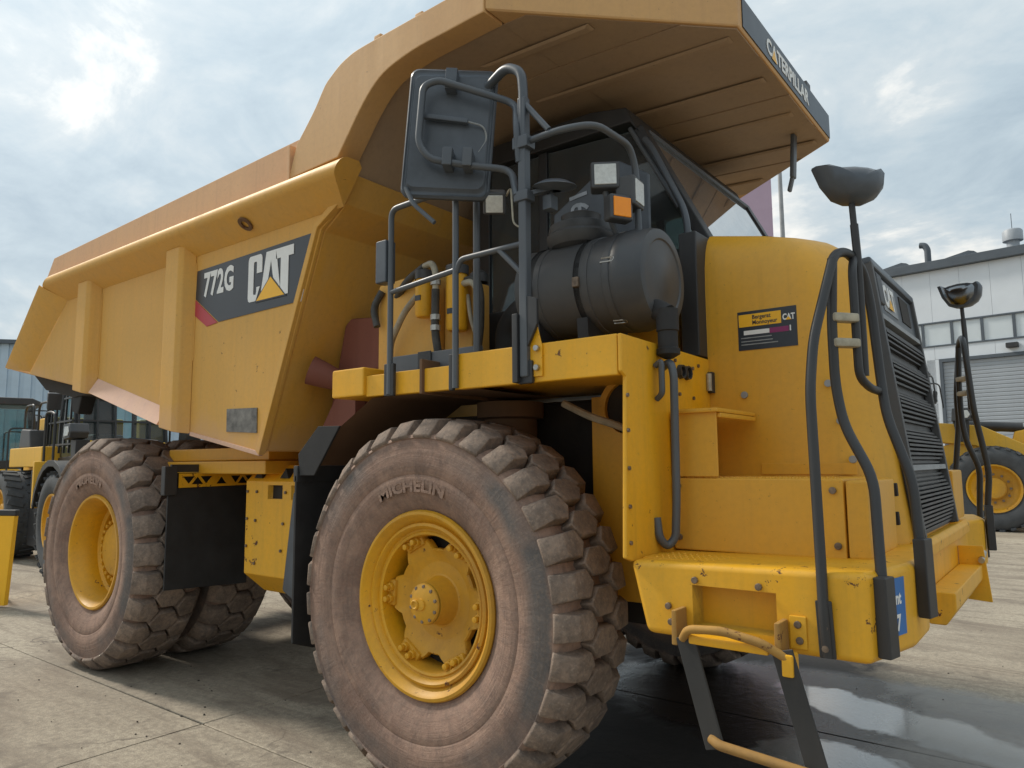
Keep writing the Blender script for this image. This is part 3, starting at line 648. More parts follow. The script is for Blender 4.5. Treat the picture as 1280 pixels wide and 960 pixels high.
# ---- deck, fender plate, step boxes --------------------------------------
MB().box((-0.60,-1.60,2.075),(1.18,-0.60,2.115)).build('deck', 'yellow', T, 0.006)
MB().box((-0.6,0.6,2.075),(1.18,1.70,2.115)).build('deck', 'yellow', T, 0.006)
MB().box((-0.74,-1.72,2.05),(-0.46,-1.40,2.215)).build('deck_end_box', 'yellow', T, 0.012)
MB().box((-0.46,-1.70,2.045),(-0.235,-1.66,2.165)).build('deck_edge', 'yellow', T, 0.006)
MB().box((-0.23,-1.715,2.04),(0.265,-1.675,2.165)).build('deck_edge', 'yellow', T, 0.006)
MB().box((0.27,-1.735,2.035),(1.185,-1.695,2.215)).build('deck_edge', 'yellow', T, 0.008)
MB().box((-0.46,1.66,2.04),(1.185,1.70,2.215)).build('deck_edge', 'yellow', T, 0.006)
MB().box((-0.36,-1.60,2.15),(0.30,-1.57,2.275)).build('toe_board', 'tube', T, 0.006)
MB().box((-0.14,-1.61,2.148),(-0.04,-1.601,2.28)).build('toe_bracket', 'black', T, 0.004)
for x, w, h in ((-0.21,0.075,0.22),(0.245,0.03,0.24),(0.71,0.085,0.02)):
    MB().box((x-w/2,-1.76,2.03),(x+w/2,-1.736,2.03+0.10+h*0.35)).build('post_foot', 'black', T, 0.006)
# forward facing fender plate
MB().prism([(-1.735,2.214),(-1.735,2.05),(-1.70,2.03),(-1.735,1.27),(-1.68,1.252),(-0.80,1.252),(-0.80,2.20)], 'X', 1.187, 1.207).build('fender_plate', 'yellow', T, 0.006)
MB().prism([(-1.735,2.214),(-0.80,2.20),(-0.80,2.02),(-1.735,2.03)], 'X', -0.0, 0.02).build('deck_beam', 'fender', T, 0.004)
MB().add([(-0.45,-1.66,2.04),(-0.45,-0.9,2.04),(-0.74,-0.9,1.88),(-0.74,-1.66,1.88),(-1.02,-0.9,1.66),(-1.02,-1.66,1.66),(0.3,-1.66,2.045),(0.3,-0.9,2.045)],
         [(6,7,1,0),(0,1,2,3),(3,2,4,5)]).build('wheel_arch', 'fender', T)
MB().prism([(-1.09,1.73),(-1.07,1.60),(-0.93,1.60),(-0.70,1.89),(-0.90,1.895)], 'Y', -1.69, -1.675).build('arch_side_plate', 'rubber', T, 0.003)
MB().box((-1.12,-1.70,1.56),(-1.08,-0.85,1.66)).build('flap_holder', 'black', T, 0.006)
MB().prism([(-1.70,1.60),(-1.70,0.60),(-1.55,0.55),(-0.9,0.60),(-0.9,1.60)], 'X', -1.105, -1.085).build('mud_flap', 'rubber', T, 0.004)
MB().prism([(-1.62,1.50),(-1.62,0.73),(-0.93,0.70),(-0.90,1.52)], 'X', -2.82, -2.80).build('mud_flap', 'rubber', T, 0.004)
MB().box((-2.84,-1.66,1.44),(-2.78,-1.56,1.66)).box((-2.83,-1.60,1.615),(-2.80,-0.75,1.675)).build('flap_bracket', 'black', T, 0.006)
# perforated strip (cut triangles) above the flap
st = MB().prism([(-1.545,1.495),(-0.86,1.505),(-0.86,1.60),(-1.545,1.605)], 'X', -2.795, -2.785).build('flap_strip', 'yellow', T)
cm = MB(); y = -1.50
for k, d in enumerate((1,0,1,9,0,9,1,0,1)):
    if d != 9:
        a = (y, y+0.085); lo, hi = 1.522, 1.582
        cm.prism([(a[0],hi),(a[1],hi),((a[0]+a[1])/2,lo)] if d else [(a[0],lo),(a[1],lo),((a[0]+a[1])/2,hi)], 'X', -2.85, -2.7)
    y += 0.055 if d != 9 else 0.03
st['kind'] = 'part'; del st['kind']
# triangles overlap in Y, so cut them in two passes
def cut_list(o, polys, ax, a, b):
    for p in polys:
        c = MB().prism(p, ax, a, b); cut(o, c)
tri = []; y = -1.515
for d in (1, 0, 1):
    tri.append([(y,1.582),(y+0.10,1.582),(y+0.05,1.522)] if d else [(y,1.520),(y+0.10,1.520),(y+0.05,1.580)]); y += 0.072
y = -1.235; tri.append([(y,1.520),(y+0.09,1.520),(y+0.045,1.580)])
y = -1.11
for d in (1, 0, 1):
    tri.append([(y,1.582),(y+0.09,1.582),(y+0.045,1.522)] if d else [(y,1.520),(y+0.09,1.520),(y+0.045,1.580)]); y += 0.065
cut_list(st, tri, 'X', -2.85, -2.7)
MB().box((-2.86,-1.56,1.50),(-2.84,-0.8,1.61)).build('strip_backing', 'dark', T)

# yellow tank box between the axles
tb = MB().prism([(-1.30,0.87),(-1.30,1.545),(-1.18,1.665),(-0.70,1.665),(-0.70,0.66),(-1.12,0.72)], 'X', -2.26, -1.55).build('tank_guard', 'yellow', T, 0.008)
cut(tb, MB().box((-1.98,-1.34,1.42),(-1.80,-1.24,1.52))); cut(tb, MB().box((-1.70,-1.34,1.42),(-1.60,-1.24,1.52)))
MB().box((-1.985,-1.255,1.41),(-1.595,-1.242,1.53)).build('pocket_back','dark',T)
for x in (-2.12, -1.80):
    MB().prism([(x-0.05,1.57),(x+0.05,1.57),(x+0.02,1.64)], 'Y', -1.29, -1.20).build('vent_hole', 'dark', T)
MB().prism([(-1.70,0.80),(-1.60,1.48),(-1.50,1.50),(-1.50,0.72)], 'Y', -1.36, -1.302).build('tank_corner_guard', 'plate', T, 0.02)
for x, z in ((-2.23,1.47),(-2.11,1.47),(-1.76,1.47),(-2.23,1.27),(-2.12,1.26),(-1.78,1.25),(-2.23,1.07),(-2.12,0.95),(-1.80,1.06)):
    MB().cyl((x,-1.301,z),(x,-1.312,z),0.011,None,8).build('bolt', 'bolt', T)

# bumper with a recessed step pocket
bz0, bz1 = 0.975, 1.262
bp = MB(); pl = [(1.20,-1.70),(2.11,-1.70),(2.19,-1.34),(2.19,-1.05),(2.12,-0.80),(2.12,1.00),(2.19,1.20),(2.19,1.34),(2.11,1.70),(1.20,1.70)]
rings = []
for z, dx in ((bz0, 0.07), (bz1, 0.0)): rings.append([(q[0]+(dx if q[0] < 1.5 else 0), q[1], z+(0.02 if z == bz1 and q[0] > 2 else 0)) for q in pl])
bum = bp.loft(rings).build('bumper', 'yellow', T, 0.028, 3)
cut(bum, MB().box((1.475,-1.75,1.03),(1.80,-1.60,1.185)))
cut(bum, MB().box((1.3,-1.2,0.9),(2.08,1.2,1.20)))
MB().box((1.22,-1.62,1.262),(2.02,-1.34,1.2665)).build('tread_sheet', 'yellow', T)
dots = MB()
for i in range(26):
    for j in range(4): dots.cyl((1.27+i*0.028,-1.585+j*0.05,1.266),(1.27+i*0.028,-1.585+j*0.05,1.2705),0.006,0.004,6)
tag(dots.build('tread_dimples', 'yellow', T), kind='stuff')
# lower and upper step boxes beside the hood
MB().box((1.215,-1.30,1.268),(1.955,-0.79,1.592)).build('step_box', 'yellow_hood', T, 0.010)
MB().prism([(-1.30,1.275),(-1.30,1.585),(-0.78,1.585),(-0.78,1.275)], 'X', 1.961, 2.045).build('step_box_end', 'yellow_hood', T, 0.012)
dots = MB()
for i in range(24):
    for j in range(3): dots.cyl((1.27+i*0.028,-1.26+j*0.05,1.592),(1.27+i*0.028,-1.26+j*0.05,1.597),0.006,0.004,6)
tag(dots.build('tread_dimples', 'yellow_hood', T), kind='stuff')
ub = MB().box((1.215,-1.30,1.598),(1.435,-1.285,1.90)).box((1.215,-1.2845,1.60),(1.235,-0.82,1.885))
ub.build('upper_step_box', 'yellow_hood', T, 0.004)
MB().box((1.236,-1.32,1.886),(1.45,-0.83,1.906)).box((1.43,-1.284,1.862),(1.452,-0.83,1.885)).build('upper_step', 'yellow_hood', T, 0.006)
for x, z in ((1.245,1.555),(1.915,1.545),(1.925,1.325),(1.245,1.325)):
    MB().cyl((x,-1.301,z),(x,-1.313,z),0.015,None,10).build('bolt', 'bolt', T, 0.003)
for x, z in ((1.49,1.205),(1.74,1.203),(1.375,1.095),(1.385,1.035),(1.875,1.085),(1.88,1.03)):
    MB().cyl((x,-1.702,z),(x,-1.716,z),0.014,None,8).build('bolt', 'bolt', T, 0.003)
MB().box((1.845,-1.709,1.00),(1.905,-1.7005,1.115)).build('step_hanger', 'yellow', T, 0.006)
for x in (1.44, 1.83): MB().prism([(x-0.01,1.10),(x+0.01,1.10),(x+0.012,0.97),(x-0.012,0.97)], 'Y', -1.80, -1.701).build('step_hanger', 'wear', T, 0.005)
# hanging steps
MB().tube([(1.475,-1.80,1.00),(1.51,-1.83,1.045),(1.64,-1.83,1.055),(1.78,-1.82,1.03),(1.86,-1.80,0.985)],0.016,10,0.03).build('step_bar', 'wear', T)
MB().box((1.50,-1.81,0.985),(1.80,-1.76,1.02)).build('step_bar', 'yellow', T, 0.008)
for p0, p1 in (((1.485,-1.80,1.01),(1.590,-1.80,0.625)), ((1.845,-1.80,1.01),(1.955,-1.80,0.60))):
    MB().bar(p0, p1, 0.075, 0.012, (0,1,0)).build('step_strap', 'strap', T, 0.004)
MB().tube([(1.575,-1.80,0.66),(1.61,-1.82,0.65),(1.945,-1.82,0.625)],0.018,10).build('step_bar', 'wear', T)
MB().box((1.845,-1.815,0.925),(1.885,-1.745,1.0)).build('step_hanger', 'yellow', T, 0.006)

# front tow plate on the far half
MB().prism([(2.122,1.175),(2.245,1.18),(2.272,0.87),(2.122,0.88)], 'Y', 0.50, 0.52).build('tow_plate', 'yellow', T, 0.004)
MB().prism([(2.122,0.93),(2.19,0.93),(2.235,1.0),(2.235,1.075),(2.122,1.075)],'Y',-0.62,0.499).build('front_ledge', 'yellow', T, 0.008)
MB().cyl((2.235,0.47,1.10),(2.235,0.62,1.13),0.016,None,10).build('tow_pin', 'steel', T)
# front ledge below the grille
MB().prism([(2.06,1.285),(2.13,1.30),(2.15,1.28),(2.145,1.22),(2.06,1.22)], 'Y', -0.62, 0.9).build('front_lip', 'yellow', T, 0.01)
# blue sticker on the front face
nd = Vector((0.08,0.36,0)).normalized(); nn = Vector((nd.y,-nd.x,0))
P0 = Vector((2.11,-1.70,0))+nd*0.13+nn*0.0015
def onface(a, z, off=0.0): q = P0+nd*a+nn*off; return (q.x, q.y, z)
sk = MB(); sk.add([onface(0,1.045),onface(0.15,1.045),onface(0.15,1.245),onface(0,1.245),onface(0,1.045,0.002),onface(0.15,1.045,0.002),onface(0.15,1.245,0.002),onface(0,1.245,0.002)],[(0,1,2,3),(4,5,6,7),(0,1,5,4),(1,2,6,5),(2,3,7,6),(3,0,4,7)])
sk.build('sticker', 'blue', T)
text('sticker_print', 'ment', 0.060, 'white', T, onface(0.0,1.155,0.0035), nd, (0,0,1), 0.001, 0.002, 0.9)
text('sticker_print', '597', 0.075, 'white', T, onface(0.005,1.065,0.0035), nd, (0,0,1), 0.001, 0.003, 0.85)

# ---- hood and grille ----------------------------------------------------
def Xf(z): return 2.085-(z-1.25)*0.118
def ztop(x): return 2.905-0.20*max(0, x-1.2)
rings = []
for t, ins, dxf in ((0,0,0),(0.3,0,0),(0.6,0,0),(0.80,0,0),(0.875,0.006,0.015),(0.93,0.024,0.05),(0.97,0.055,0.10),(0.99,0.09,0.15),(1.0,0.14,0.22)):
    z0 = 1.25+t*1.55; xf = Xf(min(z0, 2.55))-dxf
    w = 0.80-ins; wf_ = 0.60-ins*0.5
    ring = []
    for x, y in ((1.20,-w),(1.5,-w),(xf-0.24,-w),(xf-0.14,-w+0.03),(xf-0.06,-wf_-0.07),(xf-0.015,-wf_-0.02),(xf,-wf_+0.03),(xf,wf_-0.03),(xf-0.015,wf_+0.02),(xf-0.06,wf_+0.07),(xf-0.14,w-0.03),(xf-0.24,w),(1.5,w),(1.20,w)):
        ring.append((x, y, 1.25+t*(ztop(x)-1.25)))
    rings.append(ring)
hood = MB().loft(rings).build('hood', 'yellow_hood', T, smooth=50)
MB().box((1.46,-0.808,1.60),(1.90,-0.7995,1.655)).build('foot_flange', 'yellow_hood', hood, 0.003)
for x, z in ((1.39,2.0),(1.795,2.03),(1.84,1.85),(1.885,1.67)):
    MB().cyl((x,-0.80,z),(x,-0.812,z),0.018,None,14).build('fastener', 'sleeve', hood, 0.003)
MB().box((1.195,-0.83,2.02),(1.235,-0.78,2.13)).build('hinge', 'black', hood, 0.004)
MB().cyl((1.22,-0.84,2.03),(1.22,-0.84,2.12),0.014,None,10).build('hinge_pin', 'brass', hood)
# dealer label on the hood side
hy = -0.80
MB().box((1.37,hy-0.003,2.228),(1.665,hy,2.428)).build('dealer_label', 'decal', hood)
MB().box((1.376,hy-0.0045,2.348),(1.590,hy-0.003,2.412)).build('label_field', 'yprint', hood)
text('label_print', 'Bergerat', 0.030, 'decal', hood, (1.445,hy-0.0055,2.385), (1,0,0),(0,0,1),0.001,0.0005,0.9)
text('label_print', 'Monnoyeur', 0.030, 'decal', hood, (1.445,hy-0.0055,2.357), (1,0,0),(0,0,1),0.001,0.0005,0.9)
text('label_print', 'CAT', 0.042, 'white', hood, (1.597,hy-0.0045,2.362), (1,0,0),(0,0,1),0.001,0.0016,0.72)
MB().prism([(1.612,2.360),(1.640,2.360),(1.626,2.377)],'Y',hy-0.0065,hy-0.005).build('label_emblem','yprint',hood)
MB().box((1.40,hy-0.0045,2.306),(1.530,hy-0.003,2.328)).build('label_field','white',hood)
MB().box((1.531,hy-0.0045,2.304),(1.625,hy-0.003,2.330)).build('label_field','magenta',hood)
MB().box((1.630,hy-0.0045,2.305),(1.636,hy-0.003,2.333)).build('label_field','white',hood)
for z, x1 in ((2.288,1.54),(2.270,1.545),(2.254,1.57)): MB().box((1.385,hy-0.0042,z),(x1,hy-0.003,z+0.005)).build('label_rule','greyprint',hood)
# grille
def gp(y, z, off): 
    nx = Vector((1,0,0.118)).normalized(); return (Xf(z)+nx.x*off, y, z+nx.z*off)
def gbox(y0, y1, z0, z1, o0, o1):
    b = MB(); vs = [gp(y0,z0,o0),gp(y1,z0,o0),gp(y1,z1,o0),gp(y0,z1,o0),gp(y0,z0,o1),gp(y1,z0,o1),gp(y1,z1,o1),gp(y0,z1,o1)]
    return b.add(vs, [(0,3,2,1),(4,5,6,7),(0,1,5,4),(1,2,6,5),(2,3,7,6),(3,0,4,7)])
gri = gbox(-0.57,0.57,1.30,2.63,0.001,0.006).build('grille', 'black', T)
zs = [(1.315,1.60),(1.645,1.83),(1.855,2.02),(2.045,2.20),(2.225,2.345)]
for z0, z1 in zs:
    g = MB(); n = max(5, int((z1-z0)/0.020))
    for i in range(n):
        a = z0+(z1-z0)*i/n; b = a+(z1-z0)/n*0.55
        bul = 0.018+0.034*math.sin(PI*(i+0.5)/n)
        q = gbox(-0.545,0.545,a,b,0.006,bul); g.add(q.v, q.f)
    g.build('grille_panel', 'black', gri, smooth=0)
for z in (1.622, 2.37): gbox(-0.56,0.56,z-0.012,z+0.014,0.006,0.045).build('grille_bar', 'sleeve', gri)
for s_ in (-1, 1): gbox(min(s_*0.545,s_*0.585),max(s_*0.545,s_*0.585),1.30,2.64,0.007,0.05).build('grille_frame', 'plastic', gri, 0.006)
gbox(-0.56,0.56,2.40,2.62,0.006,0.030).build('header_panel', 'plate', gri, 0.01)
gbox(-0.585,0.585,2.62,2.665,0.0,0.05).build('grille_cap', 'plate', gri, 0.012)
gbox(-0.36,0.0,2.43,2.60,0.030,0.034).build('badge_plate', 'sleeve', gri)
text('badge', 'CAT', 0.16, 'white', gri, gp(-0.34,2.46,0.037), (0,1,0), (-0.118,0,1), 0.004, 0.006, 0.85)
bt = MB(); bt.add([gp(-0.26,2.45,0.0415),gp(-0.14,2.45,0.0415),gp(-0.20,2.51,0.0415)],[(0,1,2)]); bt.build('badge_emblem', 'yprint', gri)
gbox(0.14,0.40,2.44,2.59,0.030,0.035).build('header_vent', 'dark', gri)
gbox(-0.52,-0.40,2.44,2.60,0.030,0.05).build('header_lamp', 'black', gri, 0.01)
# lamp slots low on the chamfer
for z in (1.53, 1.40):
    MB().bar((2.02,-0.70,z-0.03),(2.017,-0.70,z+0.03),0.03,0.05,(1,0,0)).build('slot', 'dark', hood, 0.004)
# right hand lamp box on the far side
MB().box((1.88,0.70,1.30),(2.10,1.12,1.60)).build('step_box', 'yellow_hood', T, 0.012)

# ---- front hand rails with mirrors -----------------------------------------
RA = [(1.975,-1.715,0.99),(1.97,-1.725,1.12),(1.965,-1.71,1.30),(1.945,-1.66,1.92),(1.95,-1.60,2.12),(2.005,-1.45,2.475),(2.03,-1.36,2.50),(2.055,-1.20,2.46),(2.07,-1.16,2.30),(2.09,-1.16,1.98),(2.11,-1.20,1.84),(2.195,-1.24,1.58),(2.21,-1.27,1.30)]
RB = [(2.00,-1.46,2.455),(1.985,-1.46,2.20),(1.985,-1.46,1.96),(2.01,-1.47,1.80),(2.115,-1.53,1.60),(2.135,-1.60,1.25),(2.145,-1.615,1.12)]
RD = [(2.045,-1.30,2.49),(2.05,-1.37,2.42),(2.055,-1.38,1.99),(2.075,-1.30,1.95),(2.085,-1.17,1.945)]
def rails(sg):
    mir = lambda P: P if sg < 0 else [(p[0]+0.10*min(1,max(0,(p[2]-1.35)/0.5)), -p[1], p[2]) for p in P]
    h = MB().tube(mir(RA), 0.0190, 12, 0.07).build('front_handrail', 'black', T)
    MB().tube(mir(RB), 0.0190, 12, 0.07).build('rail_tube', 'black', h)
    MB().tube(mir(RD), 0.0165, 10, 0.05).build('rail_tube', 'black', h)
    s = sg; DX = 0.0 if sg < 0 else 0.10
    def q(p): return (p[0]+(DX if p[2] > 1.4 else 0), p[1] if s < 0 else -p[1], p[2])
    MB().bar(q((1.975,-1.715,0.985)), q((1.97,-1.722,1.18)), 0.055, 0.012, (0,1,0)).build('rail_foot', 'black', h, 0.004)
    for z in (1.02, 1.09): MB().cyl(q((1.972,-1.72,z)), q((1.972,-1.738,z)), 0.012, None, 8).build('bolt', 'bolt', h)
    for c, z0, z1 in (((2.150,-1.625),0.995,1.265), ((2.222,-1.275),1.08,1.37)):
        d = Vector((0.08,0.36 if s < 0 else -0.36,0)).normalized()
        MB().bar(q((c[0],c[1],z0)), q((c[0]-0.004,c[1],z1)), 0.075, 0.045, (d.y, -d.x, 0) if s < 0 else (-d.y, d.x, 0)).build('rail_pad', 'black', h, 0.006)
    for z in (2.22, 2.12):
        a = q((1.985,-1.47,z)); b = q((2.055,-1.38,z)); MB().bar(a, b, 0.05, 0.035, (0,0,1)).build('clamp', 'brass', h, 0.008)
    # mirror stalk
    MB().tube([q((2.06,-1.30,2.0)), q((2.06,-1.30,2.44)), q((2.055,-1.31,2.62))], 0.016, 10).cyl(q((2.055,-1.31,2.60)), q((2.05,-1.315,2.76)), 0.0125, None, 10).build('mirror_stalk', 'black', h)
    # mirror head: bowl shaped shell facing the driver
    ctr = Vector(q((2.05,-1.32,2.785))); look = (Vector((0.5,0.55,ctr.z))-ctr).normalized() if s < 0 else Vector((-0.42,-0.9,0.05)).normalized()
    rt = look.cross(Vector((0,0,1))).normalized(); up = rt.cross(look)
    ol = [(-0.160,0.085),(-0.140,0.088),(-0.122,0.064),(-0.07,0.072),(0.0,0.076),(0.07,0.070),(0.115,0.058),(0.140,0.066),(0.158,0.040),(0.150,-0.02),(0.118,-0.062),(0.06,-0.088),(-0.02,-0.088),(-0.075,-0.066),(-0.125,0.0)]
    ol = [(a*0.88, b*0.88) for a, b in ol]
    if s > 0: ol = [(-a, b*1.15) for a, b in ol]
    rg = []
    for k, off in ((1.0,0.035),(1.03,0.02),(1.0,-0.01),(0.86,-0.05),(0.58,-0.075),(0.2,-0.085)):
        rg.append([ctr+rt*a*k+up*b*k+look*off for a, b in ol])
    sh = MB().loft(rg).build('mirror', 'plate', T, smooth=60)
    inn = MB(); inn.loft([[ctr+rt*a*0.82+up*b*0.82+look*0.0352 for a, b in ol],[ctr+rt*a*0.75+up*b*0.75+look*0.047 for a, b in ol],[ctr+rt*a*0.4+up*b*0.4+look*0.055 for a, b in ol],[ctr+rt*a*0.05+up*b*0.05+look*0.057 for a, b in ol]])
    inn.build('mirror_glass', 'chrome', sh, smooth=80)
rails(-1); rails(1)

# ---- grab handles on the fender plate --------------------------------------
MB().tube([(1.21,-1.36,2.10),(1.27,-1.40,2.12),(1.29,-1.41,2.06),(1.28,-1.40,1.50),(1.27,-1.40,1.33),(1.24,-1.42,1.29),(1.22,-1.46,1.33),(1.21,-1.46,1.42)],0.019,10,0.04).build('grab_handle', 'tube', T)
MB().tube([(1.215,-1.44,2.10),(1.25,-1.45,2.12),(1.25,-1.45,1.97),(1.215,-1.43,1.95)],0.014,8,0.03).build('grab_handle', 'tube', T)
for y in (-1.165, -1.095):
    MB().lathe([(0.026,0),(0.026,0.02),(0.033,0.022),(0.036,0.0)],(1.207,y,2.10),(1,0,0),20).build('port_grommet', 'black', T)
    MB().cyl((1.207,y,2.10),(1.212,y,2.10),0.024,None,16).build('port_plug', 'bolt', T)
for y, z in ((-1.70,1.95),(-1.70,1.80),(-1.70,1.64),(-1.70,1.48),(-1.70,1.33),(-1.22,2.15),(-1.18,1.99),(-1.02,1.98),(-1.02,2.13),(-0.95,2.15)):
    MB().cyl((1.208,y,z),(1.216,y,z),0.009,None,8).build('bolt', 'bolt', T)

# ---- deck hand rails, main post --------------------------------------------
MB().tube([(-0.21,-1.75,2.04),(-0.21,-1.75,2.95),(-0.21,-1.75,3.07),(-0.05,-1.75,3.075),(0.27,-1.75,3.08),(0.27,-1.75,2.04)],0.0165,10,0.09).build('deck_rail', 'tube', T)
MB().tube([(-0.21,-1.75,2.60),(0.27,-1.75,2.645)],0.015,10).build('deck_rail', 'tube', T)
MB().tube([(0.27,-1.75,2.62),(0.30,-1.75,2.695),(0.71,-1.75,2.70)],0.015,10,0.05).build('deck_rail', 'tube', T)
MB().tube([(0.55,-1.75,2.70),(0.69,-1.75,2.56)],0.014,8).build('deck_rail', 'tube', T)
MB().cyl((0.30,-1.62,2.10),(0.30,-1.62,3.25),0.019,None,10).build('inner_post', 'tube', T)
post = MB().box((0.688,-1.772,2.06),(0.734,-1.726,3.42)).build('main_post', 'tube', T, 0.008)
MB().tube([(0.71,-1.75,3.10),(0.71,-1.75,3.46),(0.70,-1.75,3.56),(0.60,-1.74,3.625),(0.44,-1.70,3.585),(0.30,-1.68,3.50)],0.024,12,0.09).build('post_hoop', 'tube', post)
MB().box((0.665,-1.785,3.16),(0.755,-1.715,3.22)).build('post_clamp', 'tube', post, 0.006)
MB().box((0.668,-1.782,2.90),(0.752,-1.718,2.95)).build('post_clamp', 'tube', post, 0.006)
MB().prism([(0.72,2.06),(0.80,2.06),(0.80,2.20),(0.755,2.36),(0.72,2.36)], 'Y', -1.746, -1.738).build('post_gusset', 'yellow', post, 0.003)
MB().prism([(0.735,2.20),(0.79,2.30),(0.79,2.42),(0.735,2.44)], 'Y', -1.770, -1.752).build('post_gusset', 'black', post, 0.003)
MB().box((0.655,-1.785,2.035),(0.687,-1.73,2.36)).build('post_gusset', 'black', post, 0.004)
for z in (2.10, 2.19): MB().cyl((0.775,-1.747,z),(0.775,-1.765,z),0.015,None,8).build('bolt', 'steel', post, 0.003)
# hoop round the deck corner
MB().tube([(0.72,-1.75,3.195),(0.92,-1.75,3.20),(1.08,-1.70,3.20),(1.10,-1.42,3.19),(1.10,-1.36,3.10),(1.10,-1.335,2.62),(1.08,-1.33,2.50)],0.0165,12,0.08).build('deck_rail', 'tube', T)
MB().tube([(0.72,-1.75,3.39),(0.86,-1.752,3.215)],0.015,10,0.03).build('deck_rail', 'tube', T)
MB().box((-0.31,-1.775,2.66),(-0.225,-1.70,2.90)).build('junction_box', 'plate', T, 0.008)

# ---- side mirror on the post ----------------------------------------------
mc = Vector((0.275,-1.80,3.345)); ax = Vector((0.36,0.24,-0.035)).normalized(); az = Vector((0,0,1)); ay = az.cross(ax).normalized(); az = ax.cross(ay)
mm = Matrix((ax, ay, az)).transposed().to_4x4(); mm.translation = mc
ol = []
hw, hh, rd = 0.228, 0.345, 0.045
for cx, cz, a0 in ((hw-rd,hh-rd,0),(-hw+rd,hh-rd,90),(-hw+rd,-hh+rd,180),(hw-rd,-hh+rd,270)):
    for k in range(5): a = R(a0+k*22.5); ol.append((cx+rd*math.cos(a), cz+rd*math.sin(a)))
rg = []
for k, y in ((0.985,0.02),(1.0,0.012),(1.0,-0.012),(0.965,-0.024),(0.93,-0.018),(0.90,-0.020),(0.86,-0.034)):
    rg.append([mm @ Vector((a*k, y, b*k)) for a, b in ol])
mir = MB().loft(rg).build('side_mirror', 'plate', T, smooth=35)
MB().add([mm @ Vector((a*0.96, 0.0215, b*0.96)) for a, b in ol], [tuple(range(len(ol)))]).build('mirror_glass', 'chrome', mir)
def mp(a, y, b): return tuple(mm @ Vector((a, y, b)))
MB().tube([(0.69,-1.76,3.10),(0.69,-1.78,3.28),mp(0.34,-0.10,0.13),mp(-0.06,-0.11,0.235),mp(-0.135,-0.11,0.20),mp(-0.135,-0.11,-0.10),mp(-0.07,-0.11,-0.18),mp(0.12,-0.10,-0.20),mp(0.34,-0.08,-0.205),(0.68,-1.77,2.93)],0.018,12,0.07).build('mirror_arm', 'tube', mir)
MB().bar(mp(-0.13,-0.06,0.065), mp(0.10,-0.06,0.045), 0.03, 0.026).build('mirror_brace', 'plate', mir, 0.006)
MB().tube([mp(0.10,-0.06,0.045),mp(0.18,-0.05,0.03),mp(0.20,-0.03,-0.03),mp(0.16,-0.03,-0.10)],0.005,6).build('mirror_cable', 'greyprint', mir)
MB().box((-0.03,-0.10,0.20),(0.03,-0.02,0.31),mm).build('mirror_clamp', 'plate', mir, 0.006)
for a in (0.02, 0.12): MB().box((a-0.025,-0.135,-0.215),(a+0.025,-0.03,-0.12),mm).build('mirror_clamp', 'tube', mir, 0.008)
MB().tube([mp(-0.20,-0.02,-0.30),mp(-0.14,-0.06,-0.40),mp(-0.02,-0.10,-0.50)],0.012,8,0.03).build('mirror_stay', 'tube', mir)

# ---- lamps -------------------------------------------------------------------
def lamp(name, c, s, look, up=(0,0,1), lens='lens', round_=0.012):
    c = Vector(c); look = Vector(look).normalized(); rt = look.cross(Vector(up)).normalized(); uu = rt.cross(look)
    q = Matrix((rt, look, uu)).transposed().to_4x4(); q.translation = c
    h = MB().box((-s[0]/2,-s[1]/2,-s[2]/2),(s[0]/2,s[1]/2,s[2]/2),q).build(name, 'plastic', T, round_, 3)
    MB().box((-s[0]*0.38,s[1]/2-0.004,-s[2]*0.38),(s[0]*0.38,s[1]/2+0.006,s[2]*0.38),q).build('lamp_lens', lens, h, 0.004)
    return h
lamp('work_lamp', (0.43,-1.63,3.00), (0.115,0.09,0.115), (0.55,-0.70,-0.55))
lamp('work_lamp', (0.98,-1.45,3.045), (0.14,0.08,0.14), (0.55,-0.85,0.10))
lamp('work_lamp', (1.075,-1.38,2.96), (0.13,0.10,0.15), (0.99,0.10,0.0))
lamp('indicator_lamp', (1.06,-1.47,2.865), (0.125,0.07,0.125), (0.85,-0.45,0.0), (0,0,1), 'amber')
MB().tube([(0.98,-1.45,2.99),(0.98,-1.42,2.86),(1.0,-1.35,2.74)],0.015,8).build('lamp_bracket', 'tube', T)
MB().tube([(0.50,-1.62,3.02),(0.56,-1.66,3.04),(0.60,-1.70,2.90),(0.62,-1.72,2.82),(0.69,-1.74,2.78)],0.005,6).build('lamp_wire', 'brass', T)

